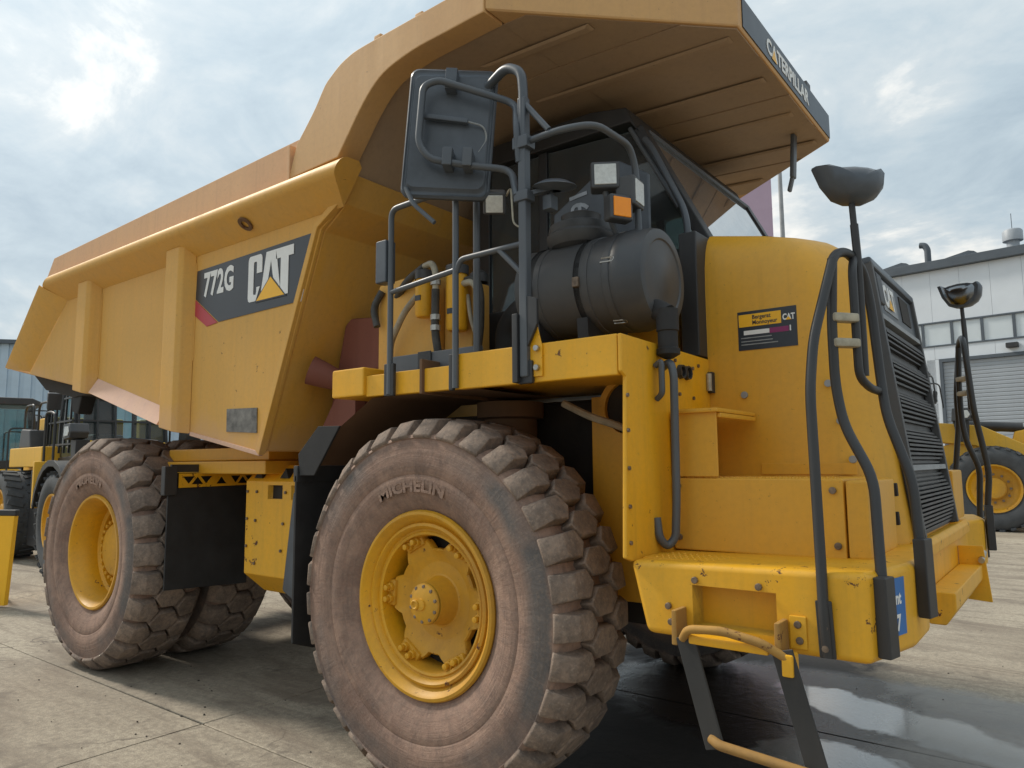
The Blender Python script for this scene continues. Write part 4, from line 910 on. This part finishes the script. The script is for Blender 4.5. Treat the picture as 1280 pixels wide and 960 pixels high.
# ---- air cleaner -------------------------------------------------------------
ac = MB().lathe([(0.20,0.44),(0.246,0.455),(0.242,0.48),(0.242,0.56),(0.246,0.562),(0.246,0.60),(0.242,0.602),(0.242,0.84),(0.247,0.842),(0.247,0.885),(0.242,0.887),(0.242,0.965),(0.248,0.97),(0.248,1.0),(0.244,1.005)], (0.035,-1.30,2.545), (1,0,0), 56, True).build('air_cleaner', 'plastic', T, smooth=30)
MB().lathe([(0.244,1.006),(0.250,1.02),(0.250,1.06),(0.243,1.075),(0.240,1.14),(0.232,1.165),(0.205,1.172),(0.185,1.172),(0.178,1.166),(0.09,1.17),(0.075,1.176),(0.0,1.178)], (0.035,-1.30,2.545), (1,0,0), 56).build('air_cleaner_cap', 'plastic', ac, smooth=30)
for x in (0.58, 0.865):
    b = MB().lathe([(0.248,-0.02),(0.242,-0.018),(0.242,0.018),(0.248,0.02)], (x,-1.30,2.545), (1,0,0), 56).build('clamp_band', 'rubber', ac)
    a = R(200); MB().box((x-0.018,-1.30-0.262,2.50),(x+0.018,-1.30-0.232,2.55)).build('clamp_bolt', 'bolt', ac, 0.006)
    MB().prism([(-1.48,2.115),(-1.12,2.115),(-1.10,2.36),(-1.20,2.32),(-1.30,2.305),(-1.40,2.32),(-1.50,2.36)], 'X', x-0.03, x+0.03).build('saddle', 'black', ac)
for a in (15, 75, -60):
    cy = -1.30-0.246*math.cos(R(a)); cz = 2.545+0.246*math.sin(R(a)); t_ = Vector((0, math.sin(R(a)), math.cos(R(a))))
    c = Vector((1.03,cy,cz)); MB().tube([c-Vector((0.035,0,0))-t_*0.008, c+Vector((0.035,0,0))-t_*0.012, c+Vector((0.04,0,0))+t_*0.008, c-Vector((0.03,0,0))+t_*0.012],0.0045,6,0.01).build('latch', 'steel', ac)
MB().lathe([(0.052,0.02),(0.052,-0.08),(0.046,-0.085),(0.046,-0.16),(0.054,-0.165),(0.054,-0.19),(0.02,-0.21)], (1.255,-1.385,2.345), (0,0,1), 24, True).tube([(1.10,-1.36,2.40),(1.20,-1.38,2.375),(1.255,-1.385,2.34)],0.05,16,0.05).build('dust_valve', 'rubber', ac)
MB().lathe([(0.09,2.74),(0.10,2.79),(0.16,2.815),(0.178,2.84),(0.182,2.87),(0.170,2.885),(0.172,2.895),(0.166,2.925),(0.13,2.94),(0.10,2.945),(0.10,2.965),(0.105,2.985),(0.07,3.0),(0.0,3.0)], (0.745,-1.30,-0.045), (0,0,1), 48).build('pre_cleaner', 'plastic', ac, smooth=30)
MB().tube([(0.52,-1.30,2.50),(0.36,-1.28,2.50),(0.23,-1.25,2.42),(0.22,-1.24,2.10)],0.085,20,0.16).build('intake_pipe', 'rubber', ac)
MB().lathe([(0.092,0),(0.092,0.05)],(0.40,-1.285,2.52),(1,0.1,0),24).build('hose_clamp', 'brass', ac)
# small round mirror seen from below beside the post
MB().lathe([(0.0,0.03),(0.06,0.026),(0.10,0.006),(0.105,0.0),(0.09,-0.005),(0.03,-0.02)], (0.84,-1.68,2.965), (0.1,-0.1,1), 28).bar((0.70,-1.74,2.94),(0.82,-1.69,2.955),0.03,0.02).build('convex_mirror', 'plate', T)
MB().box((0.78,-1.70,2.86),(0.83,-1.64,2.93)).cyl((0.81,-1.67,2.92),(0.81,-1.67,2.97),0.012,None,8).build('horn_box', 'plate', T, 0.008)
# cover with the number 16 behind the air cleaner
MB().prism([(0.34,2.79),(0.98,2.79),(0.98,3.22),(0.80,3.34),(0.66,3.30),(0.36,3.12)], 'Y', -0.99, -0.96).build('number_cover', 'plate', T, 0.01)
text('unit_number', '16', 0.165, 'number', T, (0.475,-0.993,3.225), (0.12,0,-1), (1,0,0.12), 0.002, 0.004, 0.9)

# ---- hydraulic tank with filters and hoses ------------------------------------
ht = MB().prism([(-0.66,2.12),(-0.16,2.12),(-0.16,2.74),(-0.22,2.80),(-0.66,2.77)], 'Y', -1.44, -1.05).build('hydraulic_tank', 'yellow_body', T, 0.02)
MB().box((-0.155,-1.38,2.12),(0.06,-1.22,2.70)).build('tank_cabinet', 'yellow_body', T, 0.012)
for x, y, z0, z1, rr in ((-0.20,-1.50,2.50,2.72,0.052),(0.02,-1.46,2.40,2.72,0.062)):
    fcan = MB().lathe([(rr*0.8,z0),(rr,z0+0.015),(rr,z1-0.02),(rr*0.9,z1)],(x,y,0),(0,0,1),24,True).build('oil_filter', 'yellow', T)
    MB().cyl((x,y,z1),(x,y,z1+0.05),rr*1.05,None,20).build('filter_head', 'plastic', fcan)
    MB().box((x-0.02,y-rr-0.002,z0+0.09),(x+0.02,y-rr+0.01,z0+0.12)).build('filter_mark', 'decal', fcan)
MB().lathe([(0.055,0),(0.055,0.05),(0.03,0.07),(0.0,0.075)],(0.00,-1.25,2.72),(0,0,1),20).build('filler_cap', 'plastic', ht)
MB().lathe([(0.04,0),(0.045,0.04),(0.02,0.06),(0.0,0.06)],(-0.33,-1.20,2.79),(0,0,1),16).build('filler_cap', 'sleeve', ht)
for path, rad, mt_ in (
    ([(-0.55,-1.40,2.66),(-0.34,-1.50,2.74),(-0.18,-1.52,2.79)],0.022,'hose'),
    ([(-0.18,-1.52,2.79),(-0.11,-1.53,2.80),(-0.08,-1.53,2.74),(-0.08,-1.53,2.62)],0.019,'brass'),
    ([(-0.08,-1.53,2.64),(-0.085,-1.53,2.40),(-0.07,-1.50,2.20)],0.023,'hose'),
    ([(-0.22,-1.50,2.66),(-0.34,-1.52,2.55),(-0.48,-1.50,2.38),(-0.52,-1.46,2.18)],0.019,'hose_beige'),
    ([(-0.60,-1.46,2.72),(-0.66,-1.48,2.62),(-0.62,-1.48,2.50)],0.022,'hose'),
    ([(0.06,-1.45,2.68),(0.17,-1.47,2.68),(0.20,-1.47,2.58),(0.19,-1.46,2.40),(0.14,-1.44,2.22)],0.022,'hose'),
    ([(0.07,-1.47,2.66),(0.15,-1.48,2.66),(0.19,-1.48,2.60)],0.019,'brass'),
    ([(0.08,-1.44,2.60),(0.12,-1.46,2.45),(0.18,-1.44,2.28)],0.012,'hose_beige')):
    MB().tube(path, rad, 10, 0.06).build('hydraulic_hose', mt_, T)
for z in (2.68, 2.48, 2.42): MB().cyl((-0.08,-1.53,z-0.015),(-0.08,-1.53,z+0.015),0.029,None,8).build('hose_fitting', 'steel', T)

# ---- cab ------------------------------------------------------------------------
cab = MB().box((-0.50,-0.66,2.12),(1.17,1.10,2.46)).build('cab', 'black', T, 0.02)
MB().prism([(-0.52,3.70),(0.72,3.70),(0.78,3.62),(0.70,3.80),(0.45,3.845),(-0.52,3.845)], 'Y', -0.70, 1.12).build('cab_roof', 'black', cab, 0.02)
for y in (-0.665, 1.05):
    MB().bar((0.76,y+0.03,3.66),(1.18,y+0.03,2.84),0.07,0.10,(0,1,0)).bar((1.17,y+0.03,2.86),(1.17,y+0.03,2.10),0.07,0.10,(0,1,0)).build('front_pillar', 'black', cab, 0.012)
    MB().box((-0.50,y,2.46),(-0.40,y+0.06,3.70)).build('rear_pillar', 'black', cab, 0.008)
    MB().box((0.02,y,2.46),(0.09,y+0.05,3.70)).build('door_pillar', 'black', cab, 0.008)
    MB().prism([(-0.39,2.47),(0.015,2.47),(0.015,3.69),(-0.39,3.69)], 'Y', y+0.015, y+0.022).build('side_glass', 'glass', cab)
    MB().prism([(0.095,2.47),(1.12,2.47),(1.12,2.85),(0.72,3.66),(0.095,3.69)], 'Y', y+0.015, y+0.022).build('side_glass', 'glass', cab)
MB().add([(1.205,-0.60,2.84),(1.205,1.04,2.84),(0.80,1.04,3.63),(0.80,-0.60,3.63)],[(0,1,2,3)]).build('windscreen', 'glass', cab)
MB().box((-0.48,-0.6,2.47),(-0.46,1.04,3.69)).build('rear_wall', 'black', cab)
MB().bar((0.80,-0.62,3.64),(0.80,1.06,3.64),0.03,0.02).build('windscreen_seal', 'tube', cab)
MB().box((-0.30,0.05,2.47),(0.15,0.60,2.75)).prism([(-0.38,2.7),(-0.22,2.7),(-0.30,3.40),(-0.40,3.40)],'Y',0.08,0.57).build('operator_seat', 'black', cab, 0.04)
MB().box((0.75,-0.55,2.47),(1.10,1.0,2.92)).build('dashboard', 'black', cab, 0.04)
MB().lathe([(0.19,-0.012),(0.205,0),(0.19,0.012),(0.178,0)],(0.62,0.33,3.0),(-0.6,0,0.8),28).bar((0.62,0.33,3.0),(0.85,0.33,2.75),0.05,0.05).build('steering_wheel','plastic',cab)
MB().tube([(0.82,-0.70,3.56),(0.88,-0.73,3.48),(1.09,-0.80,3.06),(1.12,-0.82,2.96),(1.12,-0.82,2.26)],0.019,10,0.06).build('grab_rail', 'tube', cab)
MB().tube([(0.72,-0.69,3.66),(1.02,-0.70,3.10)],0.014,8).build('grab_rail', 'tube', cab)
MB().tube([(1.205,0.10,2.86),(1.25,0.14,3.03),(1.28,0.30,3.07),(1.30,0.52,3.02),(1.30,0.62,2.84)],0.022,10,0.08).build('wiper_hose', 'rubber', cab)
MB().box((1.10,-0.90,2.21),(1.20,-0.70,2.88)).build('hood_rear_panel', 'black', T, 0.01)
MB().box((0.30,-0.98,2.115),(1.05,-0.70,2.78)).build('side_cover', 'yellow_hood', T, 0.02)
MB().box((-0.45,-0.99,2.115),(0.28,-0.70,2.60)).build('battery_box', 'black', T, 0.02)

# ================================================================== other machines
def machine_wheel(p, x, y, rad, wid, flip, deep=0.10):
    w = MB().lathe([(rad*0.56,-wid*0.40),(rad*0.64,-wid*0.48),(rad*0.80,-wid*0.5),(rad*0.92,-wid*0.46),(rad*0.97,-wid*0.38),(rad*0.975,0),(rad*0.97,wid*0.38),(rad*0.92,wid*0.46),(rad*0.80,wid*0.5),(rad*0.56,wid*0.40)], n=56).mesh('wheel')
    w.materials.append(M_['loader_tyre']); o = link('wheel', w, p, (x, y, rad)); o.rotation_euler = (0, 0, PI if flip else 0)
    t = MB()
    for i in range(28):
        for sg in (-1, 1):
            mt = Matrix.Rotation(2*PI*(i+(0.5 if sg > 0 else 0))/28, 4, 'Y')
            t.box((-rad*0.05,min(sg*wid*0.06,sg*wid*0.50),rad*0.945),(rad*0.05,max(sg*wid*0.06,sg*wid*0.50),rad*1.0), mt @ Matrix.Rotation(sg*0.30, 4, 'Z'))
    tag(t.build('tread', 'loader_tyre', o, smooth=0), kind='stuff')
    MB().lathe([(rad*0.57,-wid*0.40),(rad*0.565,-wid*0.46),(rad*0.53,-wid*0.45),(rad*0.50,-wid*0.30),(rad*0.44,-wid*0.22),(rad*0.26,-wid*0.20),(rad*0.25,-wid*0.34),(rad*0.22,-wid*0.38),(0,-wid*0.38)], n=40).build('rim', 'rim', o)
    for i in range(12):
        a = i*PI/6; b = MB().cyl((0,-wid*0.20,0),(0,-wid*0.28,0),rad*0.03,None,6).build('wheel_bolt', 'bolt', o); b.location = (rad*0.33*math.sin(a), 0, rad*0.33*math.cos(a))
    return o
M_['loader_tyre'] = simple('grey_loader_tyre', srgb((74, 76, 78)), 0.85, 0, 0.3, 5, 0.3)
M_['lyellow'] = paint('loader_yellow', srgb((234, 178, 34)), srgb((206, 170, 90)), 0.25, 0.4, 0.03, seed=21)
def loader(loc, rz, label, scale=1.0, guard=False, fender=True):
    p = empty('wheel_loader', loc, rz, None, scale); tag(p, label, 'wheel loader', 'wheel loaders parked round the truck')
    for x in (-1.65, 1.65):
        for y in (-1.08, 1.08): machine_wheel(p, x, y, 0.80, 0.56, y > 0)
    MB().prism([(-3.0,0.9),(-0.55,0.75),(-0.45,1.75),(-0.9,2.05),(-2.9,1.85),(-3.1,1.5)],'Y',-0.72,0.72).build('engine_hood','lyellow',p,0.06,3)
    MB().prism([(-0.5,0.62),(0.55,0.62),(0.75,1.3),(0.2,1.62),(-0.5,1.62)],'Y',-0.95,0.95).build('main_frame','lyellow',p,0.03)
    MB().box((-0.75,-1.02,0.45),(0.20,-0.80,1.15)).box((-0.70,-1.05,0.40),(-0.05,-0.98,0.46)).build('access_steps','black',p,0.02)
    MB().prism([(0.7,0.7),(2.25,0.7),(2.05,1.45),(1.2,1.75),(0.75,1.6)],'Y',-0.55,0.55).build('front_frame','lyellow',p,0.03)
    for s_ in (-1, 1):
        ya, yb = sorted((s_*0.80, s_*1.34))
        out_ = []; inn_ = []
        for k in range(9):
            a = R(30+k*17); out_.append((1.65+0.97*math.cos(a), 0.80+0.97*math.sin(a))); inn_.append((1.65+0.91*math.cos(a), 0.80+0.91*math.sin(a)))
        if fender: MB().prism(out_+inn_[::-1],'Y',ya,yb).build('fender','black',p,0.006)
        if fender: MB().prism([(q[0],q[1]+0.006) for q in out_]+[(q[0],q[1]-0.03) for q in inn_[::-1]],'Y',*sorted((s_*1.341,s_*1.375))).build('fender_edge','lyellow' if scale > 1.1 else 'black',p,0.004)
        # lift arm, bent plate, and cylinder along it
        MB().prism([(0.35,1.82),(0.55,2.12),(1.5,2.02),(2.35,1.55),(3.25,0.55),(3.1,0.32),(2.9,0.40),(2.05,1.25),(1.4,1.62),(0.6,1.72)],'Y',*sorted((s_*0.50,s_*0.62))).build('lift_arm','lyellow',p,0.02)
        MB().cyl((0.9,s_*0.40,1.2),(2.3,s_*0.40,1.30),0.08,None,14).build('lift_cylinder','black',p)
        # headlamp on its bracket, mirror, hand rails
        MB().prism([(1.10,1.70),(1.30,1.70),(1.32,2.10),(1.05,2.10)],'Y',*sorted((s_*0.74,s_*0.95))).build('lamp_bracket','black',p,0.01)
        hl = MB().prism([(1.02,2.10),(1.34,2.12),(1.40,2.22),(1.36,2.36),(1.05,2.36)],'Y',*sorted((s_*0.78,s_*1.06))).build('headlamp','plastic',p,0.02); MB().prism([(1.10,2.15),(1.30,2.16),(1.35,2.22),(1.31,2.31),(1.12,2.31)],'Y',*sorted((s_*1.061,s_*1.075))).build('lamp_lens','lens',hl,0.01)
        MB().tube([(0.50,s_*0.98,1.35),(0.50,s_*1.05,1.42),(0.50,s_*1.05,2.55),(0.25,s_*1.05,2.60),(-0.05,s_*1.05,2.60),(-0.05,s_*1.05,1.42),(-0.05,s_*0.96,1.35)],0.020,8,0.12).build('handrail','black',p)
        MB().tube([(0.35,s_*0.8,3.05),(0.75,s_*1.0,3.05),(0.80,s_*1.05,2.5)],0.016,8,0.1).build('mirror_arm','black',p)
        MB().prism([(0.60,2.62),(0.66,2.60),(0.70,2.88),(0.62,2.90)],'Y',*sorted((s_*0.98,s_*1.22))).build('mirror','black',p,0.02)
    MB().cyl((1.0,0,2.06),(2.2,0,1.98),0.10,None,16).cyl((2.2,0,1.98),(2.9,0,1.2),0.06,None,12).build('tilt_cylinder','black',p)
    MB().prism([(1.9,1.35),(2.05,1.9),(2.25,1.95),(2.7,1.0),(2.5,0.8)],'Y',-0.10,0.10).build('bellcrank','lyellow',p,0.03)
    bk = [(2.95,0.75),(2.9,0.15),(3.05,0.04),(3.9,0.04),(3.9,0.09),(3.15,0.13),(3.05,0.25),(3.05,0.85),(3.2,1.1),(3.1,1.15)]
    MB().prism(bk,'Y',-1.35,1.35).prism([(2.9,0.12),(3.85,0.06),(3.2,1.1),(2.98,0.8)],'Y',-1.38,-1.351).prism([(2.9,0.12),(3.85,0.06),(3.2,1.1),(2.98,0.8)],'Y',1.351,1.38).build('bucket','lyellow',p,0.01)
    c = MB().prism([(-1.05,1.62),(0.40,1.62),(0.60,1.85),(-1.1,1.80)],'Y',-0.78,0.78).build('cab_base','black',p,0.02)
    for x0, x1 in ((-1.08,-1.05),(-0.32,-0.30),(0.58,0.42)):
        for s_ in (-1, 1): MB().bar((x0,s_*0.75,1.80),(x1,s_*0.72,3.20),0.07,0.07).build('cab_pillar','black',p,0.01)
    MB().prism([(-1.2,3.18),(0.60,3.18),(0.62,3.26),(0.40,3.36),(-1.1,3.36)],'Y',-0.84,0.84).build('cab_roof','black',p,0.03)
    for s_ in (-1, 1): MB().add([(-1.05,s_*0.755,1.83),(0.56,s_*0.755,1.83),(0.43,s_*0.725,3.17),(-1.04,s_*0.725,3.17)],[(0,1,2,3)]).build('side_glass','glass_teal',p)
    MB().add([(0.60,-0.72,1.86),(0.60,0.72,1.86),(0.44,0.70,3.17),(0.44,-0.70,3.17)],[(0,1,2,3)]).build('windscreen','glass_teal',p)
    MB().box((-0.7,-0.28,1.83),(-0.2,0.28,2.25)).box((-0.8,-0.27,2.2),(-0.65,0.27,2.95)).build('seat','black',p,0.05)
    if guard:
        for x0_ in (-2.3,-1.35): MB().tube([(x0_,-0.75,1.45),(x0_,-0.85,1.5),(x0_,-0.85,2.75),(x0_+0.1,-0.85,2.85),(x0_+0.6,-0.85,2.85),(x0_+0.6,-0.85,1.9)],0.022,8,0.12).build('handrail','black',p)
        MB().box((-2.45,-1.04,1.66),(-0.25,-0.74,2.02)).build('side_panel','lyellow',p,0.02)
        MB().box((0.62,-1.36,1.0),(0.70,-1.0,1.75)).build('fender_stay','lyellow',p,0.01)
        MB().box((-0.84,-1.04,0.28),(0.72,-0.85,1.60)).build('step_guard','black',p,0.02)
        MB().prism([(-2.0,2.02),(-1.2,2.02),(-1.3,2.35),(-1.9,2.38)],'Y',-1.0,-0.72).build('steering_unit','plastic',p,0.03)
        MB().box((-1.95,-0.70,2.05),(-1.2,0.6,2.6)).build('air_intake_box','lyellow',p,0.04)
        MB().prism([(-2.9,1.9),(-2.2,2.1),(-2.2,2.3),(-2.9,2.2)],'Y',-0.5,0.5).build('rear_cowl','lyellow',p,0.04)
        for i in range(6):
            y = -0.72+i*0.288; MB().bar((0.66,y,1.9),(0.52,y,3.2),0.03,0.03).build('guard_bar','black',p)
        for z in (2.05,2.45,2.85): MB().bar((0.66-(z-1.9)*0.105,-0.74,z),(0.66-(z-1.9)*0.105,0.74,z),0.03,0.03).build('guard_bar','black',p)
        for i in range(6):
            x = -1.0+i*0.28; MB().bar((x,-0.80,1.9),(x,-0.78,3.2),0.03,0.03).build('guard_bar','black',p)
        for z in (2.05,2.45,2.85): MB().bar((-1.05,-0.80,z),(0.55,-0.80,z),0.03,0.03).build('guard_bar','black',p)
    return p
loader((-11.26, 1.61, 0), R(-5.7), 'yellow wheel loader with black barred cab guard just behind the truck rear tyre', 1.0, True)
loader((-18.6, 2.3, 0), R(75), 'wheel loader with teal cab glass at the left edge, behind the barred loader', 1.0)
loader((-1.05, 17.45, 0), R(4), 'yellow wheel loader parked before the roller shutter, right of the grille', 1.24, False, False)

# yellow barrier board at the left edge
bd = empty('barrier_board', (-7.60, -1.13, 0), R(25)); tag(bd, 'yellow board with black top edge standing at the far left edge', 'board')
MB().prism([(-1.0,0.02),(0.06,0.02),(0.13,1.08),(-1.0,1.08)],'Y',-0.03,0.03).build('panel','yprint',bd,0.01)
MB().box((-1.0,-0.034,1.081),(0.145,0.034,1.15)).build('top_edge','black',bd,0.01)
for x in (-0.9,-0.4): MB().bar((x,0.03,1.0),(x,0.42,0.01),0.04,0.03).build('prop_leg','black',bd)

# ================================================================== buildings
M_['wall'] = simple('white_wall_panel', srgb((214, 220, 226)), 0.5, 0, 0.05, 0.7, 0)
M_['fascia'] = simple('dark_fascia', srgb((82, 90, 98)), 0.55, 0, 0.15, 2, 0)
M_['shutter'] = simple('grey_shutter', srgb((158, 164, 170)), 0.5, 0.0, 0.08, 1.2, 0)
M_['frosted'] = simple('frosted_pane', srgb((206, 214, 218)), 0.25, 0, 0.06, 1.0, 0)
M_['shed'] = simple('pale_blue_sheet', srgb((176, 194, 208)), 0.5, 0, 0.08, 1.0, 0)
M_['pink'] = simple('pinkish_tower_sheet', srgb((182, 158, 176)), 0.55, 0, 0.06, 0.5, 0)
wb = empty('workshop_building', (-0.764, 29.388, 0), math.atan2(-0.138, 0.99)); tag(wb, 'white panelled workshop with grey roller shutter and dark roof edge at right', 'building')
# local x runs to the right in the photo, local y away from the camera
XL, XR = -3.0, 27.0
MB().box((XL,0.10,0),(XR,18,9.4)).build('core_wall','wall',wb,smooth=0)
door = (-0.62, 6.2, 5.62)
x = XL
while x < XR:
    x1 = min(x+1.06, XR)
    MB().box((x+0.004,0,7.30),(x1-0.004,0.098,9.45)).build('wall_panel','wall',wb)
    if x1 < door[0]-0.0 or x > door[1]: MB().box((x+0.004,0,0),(x1-0.004,0.098,6.27)).build('wall_panel','wall',wb)
    elif x >= door[0]-1.06: MB().box((x+0.004,0,door[2]+0.14),(x1-0.004,0.098,6.27)).build('wall_panel','wall',wb)
    x = x1
MB().box((-1.20,0.0,0),(door[0]-0.13,0.097,door[2]+0.13)).build('wall_panel','wall',wb)
x = -2.33; k = 0
while x < 20:
    f_ = MB().box((x+0.05,0.03,6.34),(x+1.01,0.07,7.23)).build('window_pane','frosted',wb)
    MB().box((x-0.05,-0.02,6.28),(x+0.05,0.095,7.29)).build('window_mullion','fascia',wb); x += 1.06
MB().box((XL,-0.03,7.235),(20,0.09,7.30)).build('window_frame','fascia',wb); MB().box((XL,-0.03,6.27),(20,0.09,6.335)).build('window_frame','fascia',wb)
for a, b in (((door[0]-0.12,-0.05,0),(door[0],0.09,door[2]+0.13)), ((door[1],-0.05,0),(door[1]+0.12,0.09,door[2]+0.13)), ((door[0],-0.05,door[2]),(door[1],0.09,door[2]+0.13))): MB().box(a,b).build('door_frame','fascia',wb)
sl = MB().box((door[0],0.06,0.1),(door[1],0.099,0.2)).mesh('shutter_slat',0.012,1); sl = MB().prism([(0.062,0),(0.045,0.03),(0.045,0.125),(0.062,0.15),(0.099,0.15),(0.099,0)],'X',door[0],door[1]).mesh('shutter_slat',0,1,0); sl.materials.append(M_['shutter'])
for i in range(37): link('shutter_slat', sl, wb, (0,0,i*0.152))
MB().box((XL-0.3,-0.25,9.46),(XR,0.6,9.82)).build('roof_fascia','fascia',wb,0.02)
MB().prism([(-0.24,9.8),(9.0,11.0),(18.2,9.8)],'X',XL-0.25,XR).build('roof','fascia',wb)
for xx in (-2.3, 0.2, 3.6, 8.0): MB().prism([(xx-0.9,9.83),(xx+0.35,10.06),(xx+0.55,10.0),(xx+0.75,9.83)],'Y',0.1,2.2).build('roof_light','fascia',wb)
MB().tube([(-1.10,0.8,9.8),(-1.10,0.8,10.6),(-1.2,0.8,10.8),(-1.38,0.8,10.83)],0.13,12,0.3).build('roof_duct','fascia',wb)
MB().lathe([(0.22,9.9),(0.22,10.25),(0.35,10.27),(0.35,10.65),(0.30,10.72),(0,10.75)],(1.95,0.8,0),(0,0,1),24).build('roof_ventilator','shutter',wb)
MB().tube([(1.95,0.8,10.75),(1.95,0.8,11.4)],0.012,6).build('aerial','fascia',wb)
MB().cyl((-2.85,-0.08,0),(-2.85,-0.08,9.45),0.06,None,10).build('downpipe','fascia',wb)
MB().box((-2.2,-0.09,1.2),(-1.7,-0.002,1.9)).build('meter_box','shutter',wb,0.02)
MB().box((1.62,-0.25,5.92),(2.02,-0.005,6.12)).build('wall_lamp','black',wb,0.03)

# pale sheet metal shed behind the loaders at left
sb = empty('sheet_metal_shed', (-47, 18, 0), R(52)); tag(sb, 'pale blue sheet metal shed behind the loaders at far left', 'building')
MB().box((-30,0.08,0),(20,14,9.6)).build('wall','shed',sb,smooth=0)
for i in range(70): MB().box((-30+i*0.7,0,0),(-30+i*0.7+0.42,0.079,9.6)).build('cladding_rib','shed',sb)
MB().box((-30.2,-0.25,9.6),(20.2,14.2,9.85)).build('roof','fascia',sb)
MB().box((-6,-0.05,0),(-1,-0.002,5)).build('shed_door','shutter',sb)
# tall pinkish tower and lamp mast seen under the canopy
tw = empty('sheet_clad_tower', (-11.9, 36.2, 0), R(20)); tag(tw, 'tall pinkish sheet clad tower behind the cab, below the canopy edge', 'tower')
MB().box((-1.9,-1.6,0),(1.75,1.6,21)).build('shell','pink',tw,0.1)
MB().box((-2.0,-1.7,21.0),(1.85,1.7,21.3)).build('cap','fascia',tw)
for i in range(8): MB().box((-1.905,-1.605,2.4*i+1.2),(1.755,1.605,2.4*i+1.22)).build('sheet_joint','pink',tw)
lm = empty('lamp_mast', (-3.23, 15.35, 0)); tag(lm, 'thin grey lamp mast standing behind the hood, beside the pinkish tower', 'lamp mast')
MB().cyl((0,0,0),(0,0,11.5),0.085,0.05,12).build('mast','sleeve',lm)
MB().box((-0.14,-0.14,0),(0.14,0.14,0.03)).build('base_plate','sleeve',lm)
MB().box((-0.9,-0.08,11.5),(0.9,0.08,11.58)).build('cross_arm','sleeve',lm)
for xx in (-0.7,0.7): MB().box((xx-0.2,-0.25,11.58),(xx+0.2,0.1,11.85)).build('floodlight','plastic',lm,0.02)

# loose dirt and grit lying on the slabs
rnd = random.Random(5); mbd = MB()
for k in range(420):
    if k < 140: cx, cy = rnd.uniform(-4, 1.0), rnd.gauss(-2.2, 0.8)
    else: cx, cy = rnd.uniform(-8, 4), rnd.uniform(-3.6, 6)
    r0 = 0.002+(0.009 if k < 140 else 0.006)*rnd.random()**3; h = r0*rnd.uniform(0.4, 0.9); n = 6; a0 = rnd.random()*6
    ring = [(cx+r0*rnd.uniform(0.7,1.5)*math.cos(a0+i*2*PI/n), cy+r0*rnd.uniform(0.7,1.3)*math.sin(a0+i*2*PI/n), 0.003) for i in range(n)]
    top_ = [(cx+(q[0]-cx)*0.55, cy+(q[1]-cy)*0.55, 0.003+h) for q in ring]
    mbd.loft([ring, top_])
tag(mbd.build('grit', 'grit', None, smooth=0), 'small dark crumbs of dirt scattered on the concrete', 'grit', kind='stuff')
